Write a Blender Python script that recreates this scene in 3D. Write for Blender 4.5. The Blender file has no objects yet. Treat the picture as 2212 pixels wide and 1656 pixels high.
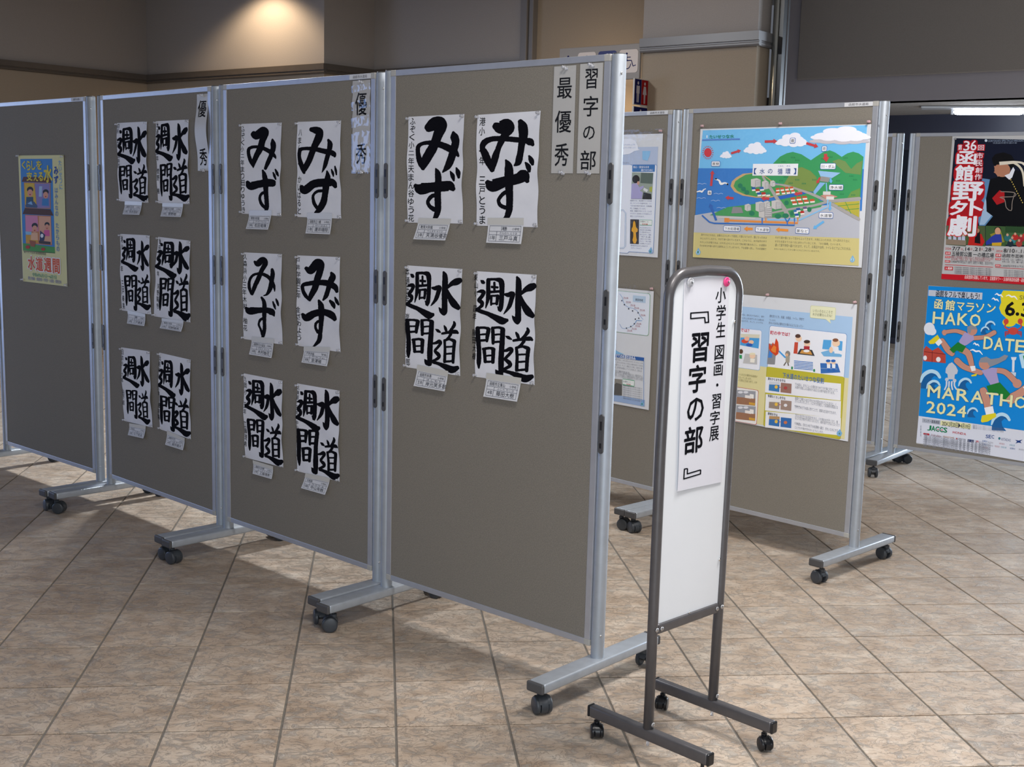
import bpy, bmesh, math, random
import numpy as np
from mathutils import Vector, Matrix
from mathutils.geometry import tessellate_polygon
random.seed(7)
PI = math.pi
SC = bpy.context.scene
COL = SC.collection

# ------------------------------------------------------------------ camera, world, lights, exposure
F_PX, PITCH, ROLL, CAM_H = 2628.08, 0.149779, 0.025285, 1.39325
cd = bpy.data.cameras.new('camera'); cam = bpy.data.objects.new('camera', cd); COL.objects.link(cam)
cd.sensor_fit = 'HORIZONTAL'; cd.sensor_width = 36.0; cd.lens = 36.0 * F_PX / 2212.0
cd.clip_start = 0.05; cd.clip_end = 100
fwd = Vector((0, math.cos(PITCH), -math.sin(PITCH))); up0 = Vector((0, math.sin(PITCH), math.cos(PITCH))); rt0 = Vector((1, 0, 0))
cr, sr = math.cos(ROLL), math.sin(ROLL)
rt = rt0 * cr + up0 * sr; up = up0 * cr - rt0 * sr
M = Matrix((rt, up, -fwd)).transposed().to_4x4(); M.translation = (0, 0, CAM_H)
cam.matrix_world = M
SC.camera = cam

w = bpy.data.worlds.new('world'); SC.world = w; w.use_nodes = True
w.node_tree.nodes['Background'].inputs[0].default_value = (0.80, 0.86, 1.0, 1)
w.node_tree.nodes['Background'].inputs[1].default_value = 0.14
SC.view_settings.view_transform = 'Standard'; SC.view_settings.look = 'None'
SC.view_settings.gamma = 1; SC.view_settings.exposure = 0.0
try: SC.view_settings.use_curve_mapping = False
except Exception: pass

def area(name, loc, target, sx, sy, power, color, spread=180):
    l = bpy.data.lights.new(name, 'AREA'); l.shape = 'RECTANGLE'; l.size = sx; l.size_y = sy
    l.energy = power; l.color = color; l.spread = math.radians(spread)
    o = bpy.data.objects.new(name, l); COL.objects.link(o); o.location = loc
    d = Vector(target) - Vector(loc); o.rotation_euler = d.to_track_quat('-Z', 'Y').to_euler()
    return o
def spot(name, loc, target, power, color, size, blend=.5, rad=.04):
    l = bpy.data.lights.new(name, 'SPOT'); l.energy = power; l.color = color; l.spot_size = math.radians(size); l.spot_blend = blend; l.shadow_soft_size = rad
    o = bpy.data.objects.new(name, l); COL.objects.link(o); o.location = loc
    d = Vector(target) - Vector(loc); o.rotation_euler = d.to_track_quat('-Z', 'Y').to_euler(); return o
DAY = (0.74, 0.86, 1.0); NEU = (1.0, 0.955, 0.92); WARM = (1.0, 0.74, 0.46)
# ceiling lamps of the hall
area('ceiling_lamp_light', (0.35, 1.7, 3.12), (0.35, 1.7, 0), .5, .5, 40, NEU)
area('ceiling_lamp_light', (1.3, 3.0, 3.12), (1.2, 2.9, 0), .5, .5, 64, NEU)
area('ceiling_lamp_light', (1.9, 0.6, 3.12), (1.9, .9, 0), .6, .6, 24, NEU)
area('front_fill', (0.0, -0.9, 0.95), (0.5, 4.0, .8), 2.6, 1.5, 62, (.84, .92, 1.0))  # cool fill added behind the camera to brighten the panel fronts, not a fixture
area('ceiling_lamp_light', (-1.7, 6.6, 3.12), (-1.7, 6.6, 0), .4, .4, 100, (.92, .96, 1))
area('ceiling_lamp_light', (3.4, 4.9, 3.12), (3.4, 4.9, 0), .5, .5, 9, NEU)
# daylight from the glazed entrance far left and from the glazing on the right
area('daylight_left', (-6.5, 7.85, 1.4), (-1.5, 7.0, 0.0), 2.5, 2.1, 36, DAY)
area('daylight_right', (6.5, 8.8, 1.6), (2.2, 6.6, 0.2), 2.6, 2.2, 380, DAY)
# downlights that wash the wall
spot('downlight_wall', (-2.32, 10.22, 3.16), (-2.15, 10.62, 1.3), 58, WARM, 128, .5)
spot('downlight_column', (0.45, 7.1, 3.12), (0.95, 7.9, 1.7), 8, WARM, 120, .6)
area('corridor_light', (0.55, 8.9, 2.02), (0.35, 9.4, 3.2), .7, .4, 3, WARM)

# ------------------------------------------------------------------ materials
def mat(name, col, rough=.6, metal=0, noise=None, bump=None, spec=.5, **kw):
    m = bpy.data.materials.new(name); m.use_nodes = True; nt = m.node_tree; b = nt.nodes['Principled BSDF']
    b.inputs['Base Color'].default_value = (*col, 1); b.inputs['Roughness'].default_value = rough; b.inputs['Metallic'].default_value = metal
    b.inputs['Specular IOR Level'].default_value = spec
    for k, v in kw.items(): b.inputs[k].default_value = v
    tc = nt.nodes.new('ShaderNodeTexCoord')
    if noise:
        sc_, amt = noise
        n = nt.nodes.new('ShaderNodeTexNoise'); n.inputs['Scale'].default_value = sc_; n.inputs['Detail'].default_value = 5
        nt.links.new(tc.outputs['Object'], n.inputs['Vector'])
        r = nt.nodes.new('ShaderNodeValToRGB'); r.color_ramp.elements[0].position = .3; r.color_ramp.elements[1].position = .7
        r.color_ramp.elements[0].color = (*[c * (1 - amt) for c in col], 1); r.color_ramp.elements[1].color = (*[min(1, c * (1 + amt)) for c in col], 1)
        nt.links.new(n.outputs['Fac'], r.inputs['Fac']); nt.links.new(r.outputs['Color'], b.inputs['Base Color'])
    if bump:
        sc_, st, dist = bump
        n = nt.nodes.new('ShaderNodeTexNoise'); n.inputs['Scale'].default_value = sc_; n.inputs['Detail'].default_value = 3
        nt.links.new(tc.outputs['Object'], n.inputs['Vector'])
        bp = nt.nodes.new('ShaderNodeBump'); bp.inputs['Strength'].default_value = st; bp.inputs['Distance'].default_value = dist
        nt.links.new(n.outputs['Fac'], bp.inputs['Height']); nt.links.new(bp.outputs['Normal'], b.inputs['Normal'])
    return m
ALU = mat('anodised_aluminium', (.40, .44, .49), .5, .4, noise=(30, .05))
ALU_FRAME = mat('aluminium_frame', (.48, .50, .55), .42, .5, noise=(25, .04))
CAPG = mat('beige_corner_plastic', (.44, .43, .40), .5)
FABRIC = mat('grey_brown_felt', (.24, .22, .187), .95, noise=(420, .22), bump=(700, .35, .001), spec=.1)
FOOTM = mat('silver_foot_enamel', (.44, .48, .53), .38, .4, noise=(40, .06))
DARKP = mat('dark_grey_plastic', (.075, .075, .078), .5)
CASTER = mat('charcoal_caster_plastic', (.045, .052, .062), .42, noise=(60, .1))
BLACKP = mat('black_plastic', (.012, .013, .016), .3)
CHROME = mat('chrome', (.75, .75, .75), .2, 1)
PAPER = mat('rice_paper', (.77, .78, .83), .85, spec=.15, noise=(14, .03), bump=(55, .25, .002))
CARD = mat('name_card_paper', (.70, .71, .74), .75)
GLOSS = mat('laminated_print', (.87, .90, .95), .22, bump=(26, .12, .004))
STRIPM = mat('cream_paper', (.56, .55, .53), .45)
FILM = mat('laminate_film', (.8, .83, .9), .08, bump=(30, .3, .006))
def film(m, k, bs, bd):
    """thin clear film: transparent with a mirror-like skin"""
    nt = m.node_tree; out = nt.nodes['Material Output']; tr = nt.nodes.new('ShaderNodeBsdfTransparent'); gl = nt.nodes.new('ShaderNodeBsdfGlossy'); gl.inputs['Roughness'].default_value = .05
    n = nt.nodes.new('ShaderNodeTexNoise'); n.inputs['Scale'].default_value = bs; bp = nt.nodes.new('ShaderNodeBump'); bp.inputs['Strength'].default_value = .4; bp.inputs['Distance'].default_value = bd
    tc = nt.nodes.new('ShaderNodeTexCoord'); nt.links.new(tc.outputs['Object'], n.inputs['Vector']); nt.links.new(n.outputs['Fac'], bp.inputs['Height']); nt.links.new(bp.outputs[0], gl.inputs['Normal'])
    fr = nt.nodes.new('ShaderNodeLayerWeight'); pw = nt.nodes.new('ShaderNodeMath'); pw.operation = 'POWER'; pw.inputs[1].default_value = 5; nt.links.new(fr.outputs['Facing'], pw.inputs[0])
    mu = nt.nodes.new('ShaderNodeMath'); mu.operation = 'MULTIPLY_ADD'; mu.inputs[1].default_value = .9; mu.inputs[2].default_value = .05 * k; nt.links.new(pw.outputs[0], mu.inputs[0])
    mx = nt.nodes.new('ShaderNodeMixShader'); nt.links.new(mu.outputs[0], mx.inputs[0]); nt.links.new(tr.outputs[0], mx.inputs[1]); nt.links.new(gl.outputs[0], mx.inputs[2]); nt.links.new(mx.outputs[0], out.inputs['Surface'])
film(FILM, 1.6, 22, .004)
TAPE = mat('clear_tape', (.62, .61, .57), .3)
CLEAR = mat('clear_plastic_pin', (.85, .86, .9), .08); CLEAR.node_tree.nodes['Principled BSDF'].inputs['Transmission Weight'].default_value = .6
PINKPALE = mat('pale_pink_pin', (.85, .6, .62), .15); PINKPALE.node_tree.nodes['Principled BSDF'].inputs['Transmission Weight'].default_value = .4
PINK = mat('pink_plastic', (.80, .07, .25), .2)
WHITEB = mat('white_board_enamel', (.78, .82, .87), .3, noise=(5, .015))
SIGNTUBE = mat('grey_painted_steel', (.105, .102, .108), .33, .3, noise=(50, .06))
INKB = mat('black_ink', (.006, .006, .009), .9, spec=.04)
def attr_mat(name, rough, gain=1.0):
    m = mat(name, (.5, .5, .5), rough, spec=.35 if rough < .5 else .08); nt = m.node_tree
    a = nt.nodes.new('ShaderNodeAttribute'); a.attribute_name = 'ink'
    g = nt.nodes.new('ShaderNodeMixRGB'); g.blend_type = 'MULTIPLY'; g.inputs[0].default_value = 1; g.inputs[2].default_value = (gain, gain, gain, 1); nt.links.new(a.outputs['Color'], g.inputs[1])
    nt.links.new(g.outputs[0], nt.nodes['Principled BSDF'].inputs['Base Color']); return m
PRINT = attr_mat('printed_ink', .3, 1.28); PRINTM = attr_mat('printed_ink_matt', .6)
WALLP = mat('mauve_grey_wallpaper', (.30, .275, .26), .9, noise=(140, .05), bump=(260, .2, .001))
WALLT = mat('tan_wallpaper', (.30, .245, .185), .9, noise=(140, .05), bump=(260, .2, .001))
TRIMM = mat('dark_trim_rail', (.085, .072, .062), .35, noise=(20, .06))
COLM = mat('grey_trim_rail', (.17, .165, .17), .35)
STEEL = mat('stainless_post', (.42, .44, .43), .22, .85)
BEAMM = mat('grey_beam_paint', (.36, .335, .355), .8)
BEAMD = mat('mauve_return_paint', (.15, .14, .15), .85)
BEAMP = mat('brown_beam_panel', (.27, .24, .215), .9, noise=(160, .05))
CEILM = mat('ceiling_board', (.42, .39, .36), .95, noise=(8, .05), bump=(60, .8, .01))
DGLASS = mat('dark_window_glass', (.02, .028, .045), .12)
WFRAME = mat('dark_blue_window_frame', (.05, .055, .085), .4)

def srgb(h):
    v = [int(h[i:i + 2], 16) / 255 for i in (0, 2, 4)]
    return tuple(x / 12.92 if x <= .04045 else ((x + .055) / 1.055) ** 2.4 for x in v)

# ------------------------------------------------------------------ mesh helpers
def link(name, me, m=None, parent=None, loc=(0, 0, 0), rz=0, smooth=False):
    o = bpy.data.objects.new(name, me); COL.objects.link(o)
    if m is not None and me is not None and not me.materials: me.materials.append(m)
    o.location = loc; o.rotation_euler = (0, 0, rz)
    if parent is not None: o.parent = parent
    if smooth:
        for p in me.polygons: p.use_smooth = True
    return o
def from_bm(name, bm, m, parent=None, loc=(0, 0, 0), rz=0, smooth=False):
    bmesh.ops.recalc_face_normals(bm, faces=bm.faces)
    me = bpy.data.meshes.new(name); bm.to_mesh(me); bm.free()
    return link(name, me, m, parent, loc, rz, smooth)
def thing(name, label, cat, loc=(0, 0, 0), rz=0, group=None):
    o = bpy.data.objects.new(name, None); COL.objects.link(o); o.empty_display_size = .05
    o.location = loc; o.rotation_euler = (0, 0, rz); o['label'] = label; o['category'] = cat
    if group: o['group'] = group
    return o
def tag(o, label, cat, group=None):
    o['label'] = label; o['category'] = cat
    if group: o['group'] = group
    return o
def struct(o): o['kind'] = 'structure'; return o
def abox(bm, x0, x1, y0, y1, z0, z1, bev=0, seg=1):
    r = bmesh.ops.create_cube(bm, size=1)
    vs = r['verts']
    for v in vs: v.co = ((x0 + x1) / 2 + v.co.x * (x1 - x0), (y0 + y1) / 2 + v.co.y * (y1 - y0), (z0 + z1) / 2 + v.co.z * (z1 - z0))
    if bev > 0:
        es = list({e for v in vs for e in v.link_edges})
        bmesh.ops.bevel(bm, geom=es, offset=bev, segments=seg, affect='EDGES', profile=.5)
def box(name, x0, x1, y0, y1, z0, z1, m, parent=None, bev=0, seg=1, **k):
    bm = bmesh.new(); abox(bm, x0, x1, y0, y1, z0, z1, bev, seg); return from_bm(name, bm, m, parent, **k)
def lathe(bm, prof, n=20, M=Matrix()):
    rings = []
    for r, z in prof:
        rings.append([bm.verts.new(M @ Vector((r * math.cos(2 * PI * i / n), r * math.sin(2 * PI * i / n), z))) for i in range(n)] if r > 1e-6 else [bm.verts.new(M @ Vector((0, 0, z)))])
    for a, b in zip(rings, rings[1:]):
        for i in range(n):
            j = (i + 1) % n
            if len(a) == 1 and len(b) == 1: continue
            if len(a) == 1: bm.faces.new((a[0], b[i], b[j]))
            elif len(b) == 1: bm.faces.new((a[i], a[j], b[0]))
            else: bm.faces.new((a[i], a[j], b[j], b[i]))
def lathe_obj(name, prof, m, parent=None, n=20, Mx=Matrix(), **k):
    bm = bmesh.new(); lathe(bm, prof, n, Mx); return from_bm(name, bm, m, parent, smooth=True, **k)
def shade_auto(o, ang=35):
    me = o.data
    for p in me.polygons: p.use_smooth = True
    bm = bmesh.new(); bm.from_mesh(me)
    for e in bm.edges:
        if len(e.link_faces) == 2 and e.calc_face_angle(0) > math.radians(ang): e.smooth = False
    bm.to_mesh(me); bm.free(); return o
def tube(bm, pts, r, n=12, closed=False):
    """round tube along a polyline lying in a plane"""
    P = [Vector(p) for p in pts]; rings = []
    for i, p in enumerate(P):
        a = P[i - 1] if i else P[0]; b = P[i + 1] if i < len(P) - 1 else P[-1]
        t = (b - a).normalized(); s = t.cross(Vector((0, 1, 0)))
        if s.length < 1e-4: s = Vector((1, 0, 0))
        s.normalize(); q = s.cross(t).normalized()
        rings.append([bm.verts.new(p + s * r * math.cos(2 * PI * k / n) + q * r * math.sin(2 * PI * k / n)) for k in range(n)])
    for a, b in zip(rings, rings[1:]):
        for k in range(n): bm.faces.new((a[k], a[(k + 1) % n], b[(k + 1) % n], b[k]))
    bm.faces.new(rings[0][::-1]); bm.faces.new(rings[-1])
def copy_tree(o, parent=None):
    c = o.copy(); COL.objects.link(c); c.parent = parent
    for ch in list(o.children): copy_tree(ch, c)
    return c

# ------------------------------------------------------------------ floor: every tile near the camera a part of its own
TU = .3015; ASP = 1.02331; YAW = .109032; OX, OY = -1.484918, 2.933839
def tile_pos(c, r):
    gx, gy = c * TU, r * TU * ASP
    return OX + gx * math.cos(YAW) - gy * math.sin(YAW), OY + gx * math.sin(YAW) + gy * math.cos(YAW)
def tile_material():
    m = bpy.data.materials.new('beige_slate_tile'); m.use_nodes = True; nt = m.node_tree; N = nt.nodes; L = nt.links; b = N['Principled BSDF']
    geo = N.new('ShaderNodeNewGeometry'); oi = N.new('ShaderNodeObjectInfo')
    add = N.new('ShaderNodeMath'); add.operation = 'ADD'; L.new(geo.outputs['Random Per Island'], add.inputs[0]); L.new(oi.outputs['Random'], add.inputs[1])
    fr = N.new('ShaderNodeMath'); fr.operation = 'FRACT'; L.new(add.outputs[0], fr.inputs[0])
    mul = N.new('ShaderNodeMath'); mul.operation = 'MULTIPLY'; mul.inputs[1].default_value = 37; L.new(fr.outputs[0], mul.inputs[0])
    cx = N.new('ShaderNodeCombineXYZ'); L.new(mul.outputs[0], cx.inputs[0]); L.new(mul.outputs[0], cx.inputs[2])
    va = N.new('ShaderNodeVectorMath'); va.operation = 'ADD'; L.new(geo.outputs['Position'], va.inputs[0]); L.new(cx.outputs[0], va.inputs[1])
    mp = N.new('ShaderNodeMapping'); mp.inputs['Scale'].default_value = (1, 1.35, 1); L.new(va.outputs[0], mp.inputs['Vector'])
    n1 = N.new('ShaderNodeTexNoise'); n1.inputs['Scale'].default_value = 9; n1.inputs['Detail'].default_value = 8; n1.inputs['Roughness'].default_value = .62; n1.inputs['Distortion'].default_value = .4
    L.new(mp.outputs[0], n1.inputs['Vector'])
    r1 = N.new('ShaderNodeValToRGB'); e = r1.color_ramp.elements; e[0].position = .30; e[0].color = (.37, .285, .215, 1); e[1].position = .72; e[1].color = (.60, .53, .45, 1)
    x = e.new(.5); x.color = (.49, .40, .32, 1)
    L.new(n1.outputs['Fac'], r1.inputs['Fac'])
    # grey veins of the slate relief
    n2 = N.new('ShaderNodeTexNoise'); n2.inputs['Scale'].default_value = 24; n2.inputs['Detail'].default_value = 9; n2.inputs['Roughness'].default_value = .7; n2.inputs['Distortion'].default_value = .9
    L.new(mp.outputs[0], n2.inputs['Vector'])
    r2 = N.new('ShaderNodeValToRGB'); e = r2.color_ramp.elements; e[0].position = .52; e[0].color = (0, 0, 0, 1); e[1].position = .66; e[1].color = (1, 1, 1, 1); L.new(n2.outputs['Fac'], r2.inputs['Fac'])
    mx = N.new('ShaderNodeMixRGB'); mx.inputs[2].default_value = (.58, .55, .50, 1); L.new(r1.outputs[0], mx.inputs[1])
    mm = N.new('ShaderNodeMath'); mm.operation = 'MULTIPLY'; mm.inputs[1].default_value = .55; L.new(r2.outputs[0], mm.inputs[0]); L.new(mm.outputs[0], mx.inputs[0])
    hs = N.new('ShaderNodeHueSaturation'); L.new(mx.outputs[0], hs.inputs['Color'])
    mr = N.new('ShaderNodeMapRange'); mr.inputs['To Min'].default_value = .9; mr.inputs['To Max'].default_value = 1.1; L.new(fr.outputs[0], mr.inputs[0]); L.new(mr.outputs[0], hs.inputs['Value'])
    hs.inputs['Saturation'].default_value = 1.12
    L.new(hs.outputs[0], b.inputs['Base Color'])
    # thin creases
    mu = N.new('ShaderNodeTexNoise'); mu.inputs['Scale'].default_value = 13; mu.inputs['Detail'].default_value = 6; mu.inputs['Distortion'].default_value = 2.2; L.new(mp.outputs[0], mu.inputs['Vector'])
    ab = N.new('ShaderNodeMath'); ab.operation = 'SUBTRACT'; ab.inputs[1].default_value = .5; L.new(mu.outputs['Fac'], ab.inputs[0])
    ab2 = N.new('ShaderNodeMath'); ab2.operation = 'ABSOLUTE'; L.new(ab.outputs[0], ab2.inputs[0])
    mr2 = N.new('ShaderNodeMapRange'); mr2.inputs['From Max'].default_value = .02; L.new(ab2.outputs[0], mr2.inputs[0])
    hsum = N.new('ShaderNodeMath'); hsum.operation = 'MULTIPLY_ADD'; hsum.inputs[1].default_value = .35; L.new(mr2.outputs[0], hsum.inputs[0]); L.new(n2.outputs['Fac'], hsum.inputs[2])
    hs2 = N.new('ShaderNodeMath'); hs2.operation = 'MULTIPLY_ADD'; hs2.inputs[1].default_value = .55; L.new(r2.outputs[0], hs2.inputs[0]); L.new(hsum.outputs[0], hs2.inputs[2])
    bp = N.new('ShaderNodeBump'); bp.inputs['Strength'].default_value = .9; bp.inputs['Distance'].default_value = .0045; L.new(hs2.outputs[0], bp.inputs['Height']); L.new(bp.outputs[0], b.inputs['Normal'])
    b.inputs['Roughness'].default_value = .5; b.inputs['Specular IOR Level'].default_value = .4
    return m
TILE = tile_material()
GROUT = mat('grey_grout', (.17, .155, .135), .9, noise=(60, .15))
flo = struct(box('floor', -11, 10, -1.5, 16, -.08, -.0035, GROUT))
hw, hh = TU / 2 - .0032, TU * ASP / 2 - .0022
def tile_bm(bm, cx, cy, yaw):
    c, s = math.cos(yaw), math.sin(yaw); b = .0022; lay = []
    for (z, dx) in ((-.0035, 0), (-.0012, 0), (0, b)):
        lay.append([bm.verts.new((cx + (sx * (hw - dx)) * c - (sy * (hh - dx)) * s, cy + (sx * (hw - dx)) * s + (sy * (hh - dx)) * c, z)) for sx, sy in ((-1, -1), (1, -1), (1, 1), (-1, 1))])
    for a, d in zip(lay, lay[1:]):
        for i in range(4): bm.faces.new((a[i], a[(i + 1) % 4], d[(i + 1) % 4], d[i]))
    bm.faces.new(lay[-1])
bm = bmesh.new(); tile_bm(bm, 0, 0, 0); tme = bpy.data.meshes.new('tile'); bm.to_mesh(tme); bm.free(); tme.materials.append(TILE)
cells = []
for c in range(-34, 36):
    for r in range(-14, 44):
        x, y = tile_pos(c + .5, r + .5)
        if not (-10.8 < x < 9.8 and -1.3 < y < 15.8): continue
        dy = y * math.cos(PITCH) + CAM_H * math.sin(PITCH); vis = dy > .5 and abs(x / dy) < .45 and y > 2.15
        cells.append((0 if vis else 1, math.hypot(x, y), x, y))
cells.sort()
near = [t for t in cells if t[0] == 0][:295]; ns = set(near)
for t in near: link('tile', tme, None, flo, (t[2], t[3], 0), YAW)
bm = bmesh.new()
for t in cells:
    if t not in ns: tile_bm(bm, t[2], t[3], YAW)
rest = from_bm('floor_tiles', bm, TILE, flo); rest['kind'] = 'stuff'

# ------------------------------------------------------------------ walls, trims, ceiling (plan follows the rail line at 2.45 m)
def wall_seg(name, a, b, z0, z1, m, t=.12, bevel=0):
    """upright slab whose room face runs a -> b; the slab lies to the left of a->b"""
    a = Vector(a); b = Vector(b); d = (b - a); L = d.length; rz = math.atan2(d.y, d.x)
    return box(name, 0, L, 0, t, z0, z1, m, None, bevel, loc=(a.x, a.y, 0), rz=rz)
AB = Vector((-3.463, 11.60)); dA = Vector((math.cos(math.radians(50)), math.sin(math.radians(50)))); dB = Vector((math.cos(math.radians(-37.8)), math.sin(math.radians(-37.8))))
A0 = AB - dA * 10.5
RAIL0, RAIL1, CEIL = 2.375, 2.452, 3.2
# wall with the window and the glazed entrance: built around its openings
def wallA(s0, s1, z0, z1, m, name='wall_left'):
    return struct(wall_seg(name, A0 + dA * s0, A0 + dA * s1, z0, z1, m))
wallA(0, 10.5, RAIL1 - .03, CEIL, WALLP)
# window (upper edge seen at the left border) and glazed entrance behind the panels
def sA(px_dist): return px_dist
W1a, W1b = 7.2, 9.02; D1a, D1b = 4.2, 6.9
wallA(0, 1.2, 0, RAIL1, WALLT); wallA(3.6, D1a, 0, RAIL1, WALLT); wallA(D1b, W1a, 0, RAIL1, WALLT)
wallA(W1b, 9.42, 0, RAIL1, WALLT); wallA(9.62, 10.5, 0, RAIL1, WALLT); wallA(9.42, 9.62, 2.1, RAIL1, WALLT); wallA(9.42, 9.62, 0, .25, WALLT)
wallA(W1a, W1b, 2.2, RAIL1, WALLT); wallA(W1a, W1b, 0, .9, WALLT); wallA(D1a, D1b, 2.3, RAIL1, WALLT)
wallA(1.2, 3.6, 2.3, RAIL1, WALLT); wallA(1.2, 3.6, 0, .35, WALLT)
SKYG = bpy.data.materials.new('daylit_window_glass'); SKYG.use_nodes = True
_b = SKYG.node_tree.nodes['Principled BSDF']; _b.inputs['Base Color'].default_value = (.5, .6, .8, 1); _b.inputs['Roughness'].default_value = .1
_b.inputs['Emission Color'].default_value = (.30, .48, 1.0, 1); _b.inputs['Emission Strength'].default_value = 2.2
SKYB = SKYG.copy(); SKYB.name = 'bright_window_glass'; SKYB.node_tree.nodes['Principled BSDF'].inputs['Emission Strength'].default_value = 3.6
SKYD = bpy.data.materials.new('shaded_window_glass'); SKYD.use_nodes = True
_b = SKYD.node_tree.nodes['Principled BSDF']; _b.inputs['Base Color'].default_value = (.2, .22, .2, 1); _b.inputs['Roughness'].default_value = .2
_b.inputs['Emission Color'].default_value = (.35, .36, .32, 1); _b.inputs['Emission Strength'].default_value = .16
def window(name, s0, s1, z0, z1, nm, gm, fm):
    a = A0 + dA * s0; L = s1 - s0; rz = math.atan2(dA.y, dA.x); loc = (a.x, a.y, 0)
    bm = bmesh.new(); f = .06
    abox(bm, 0, L, -.012, .08, z1 - f, z1, .004); abox(bm, 0, L, -.012, .08, z0, z0 + f, .004)
    abox(bm, 0, f, -.010, .078, z0 + f, z1 - f, .004); abox(bm, L - f, L, -.010, .078, z0 + f, z1 - f, .004)
    fr = struct(from_bm(name, bm, fm, None, loc, rz))
    step = (L - 2 * f) / nm
    for i in range(nm):
        x0 = f + step * i
        box('pane', x0 + .012, x0 + step - .012, .035, .043, z0 + f - .004, z1 - f + .004, gm, fr)
        if i: box('mullion', x0 - .016, x0 + .016, .01, .07, z0 + f - .002, z1 - f + .002, fm, fr, .003)
    return fr
window('window_1', W1a, W1b, .9, 2.2, 3, SKYD, WFRAME)
window('window_2', D1a, D1b, .02, 2.3, 3, SKYG, WFRAME)
window('window_3', 1.2, 3.6, .35, 2.3, 3, SKYB, WFRAME)
window('window_4', 9.42, 9.62, .25, 2.1, 1, SKYG, ALU)
# wall with the downlight wash, its return and the next bay
Bend = Vector((-1.599, 10.20)); Cend = Vector((-1.239, 10.616)); dC = (Cend - Bend).normalized(); Dend = Vector((.016, 9.636)); Eend = Vector((2.2, 7.93))
nB = Vector((-math.sin(math.radians(-37.8)), math.cos(math.radians(-37.8))))
for nm, a, b in (('wall_back_1', AB, Bend), ('wall_back_3', Cend, Dend)):
    struct(wall_seg(nm, a, b, RAIL1 - .03, CEIL, WALLP)); struct(wall_seg(nm, a, b, 0, RAIL1 - .03, WALLT))
struct(wall_seg('wall_back_2', Bend, Cend, RAIL1 - .03, CEIL, WALLP)); struct(wall_seg('wall_back_2', Bend, Cend, 0, RAIL1 - .03, WALLT))
def rail(name, a, b, m=TRIMM, z0=RAIL0, z1=RAIL1, t=.035, cap=.0):
    a = Vector(a); b = Vector(b); d = b - a; L = d.length; rz = math.atan2(d.y, d.x)
    bm = bmesh.new(); h = z1 - z0
    prof = [(0, z1), (-t, z1), (-t, z0 + h * .38), (-t * .72, z0 + h * .34), (-t * .72, z0 + h * .26), (-t * .86, z0 + h * .2), (-t * .86, z0 + h * .1), (-t * .6, z0), (0, z0)]
    e0 = [bm.verts.new((-cap, y, z)) for y, z in prof]; e1 = [bm.verts.new((L + cap, y, z)) for y, z in prof]
    for i in range(len(prof)):
        j = (i + 1) % len(prof); bm.faces.new((e0[i], e0[j], e1[j], e1[i]))
    bm.faces.new(e0); bm.faces.new(e1[::-1])
    return struct(from_bm(name, bm, m, None, (a.x, a.y, 0), rz))
rail('trim_1', A0, AB); rail('trim_2', AB, Bend, cap=.03); rail('trim_3', Bend, Cend); rail('trim_4', Cend, Dend)
# grooved pilaster beside the corridor mouth, then the recessed corridor wall
g = bmesh.new(); abox(g, -.005, .055, -.03, .12, 0, CEIL, .003); abox(g, .06, .10, -.01, .12, 0, CEIL, .003)
struct(from_bm('trim_5', g, COLM, None, (Dend.x, Dend.y, 0), math.atan2(dB.y, dB.x)))
E0 = Dend + dB * .10 + nB * .05
struct(wall_seg('wall_back_4', E0, E0 + dB * 1.45, 0, CEIL, WALLT))
# column in front with its own rail
F0 = Vector((.800, 8.221)); F1 = Vector((1.452, 7.706)); dF = (F1 - F0).normalized(); nF = Vector((-dF.y, dF.x)); rF = math.atan2(dF.y, dF.x); LF = (F1 - F0).length
struct(box('wall_column', 0, LF, 0, .17, RAIL1 - .02, CEIL, WALLP, loc=(F0.x, F0.y, 0), rz=rF))
struct(box('wall_column', 0, LF, .001, .17, 0, RAIL1 - .02, WALLT, loc=(F0.x, F0.y, 0), rz=rF))
rail('trim_6', F0, F1 + dF * .03, COLM, RAIL0 - .01, RAIL1, .04)
rail('trim_7', F1, F1 + nF * .3, COLM, RAIL0 - .01, RAIL1, .03)
# stainless post at the end of the glazing
P0 = F1 + nF * .16 + dF * .05
struct(lathe_obj('trim_8', [(0, 0), (.028, 0), (.028, CEIL), (0, CEIL)], STEEL, None, 24, loc=(P0.x, P0.y, 0)))
q = P0 + dF * .035
struct(box('trim_9', -.006, .02, -.03, .05, 0, CEIL, BLACKP, loc=(q.x, q.y, 0), rz=rF))
# deep beam across the right-hand bay with a raised panel, low ceiling behind it
Gl = Vector((2.60, 11.75)); Gr = Vector((6.2, 8.95)); dG = (Gr - Gl).normalized(); rG = math.atan2(dG.y, dG.x); LG = (Gr - Gl).length; nG = Vector((-dG.y, dG.x))
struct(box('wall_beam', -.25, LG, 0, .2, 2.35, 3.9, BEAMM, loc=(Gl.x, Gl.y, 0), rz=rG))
struct(box('wall_beam_panel', .02, LG, -.035, .0, 2.57, 3.88, BEAMP, None, .008, 2, loc=(Gl.x, Gl.y, 0), rz=rG))
Rl = Vector((1.85, 10.2)); 
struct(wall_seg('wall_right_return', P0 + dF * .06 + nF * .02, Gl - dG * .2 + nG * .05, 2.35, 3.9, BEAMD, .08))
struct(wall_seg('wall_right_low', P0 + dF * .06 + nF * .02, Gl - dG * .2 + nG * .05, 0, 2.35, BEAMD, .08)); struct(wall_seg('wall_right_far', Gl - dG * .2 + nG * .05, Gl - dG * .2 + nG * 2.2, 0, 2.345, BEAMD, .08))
struct(box('ceiling_low', -.8, LG + .4, .0, 1.75, 2.35, 2.42, CEILM, loc=(Gl.x + nG.x * .01, Gl.y + nG.y * .01, 0), rz=rG))
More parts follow.
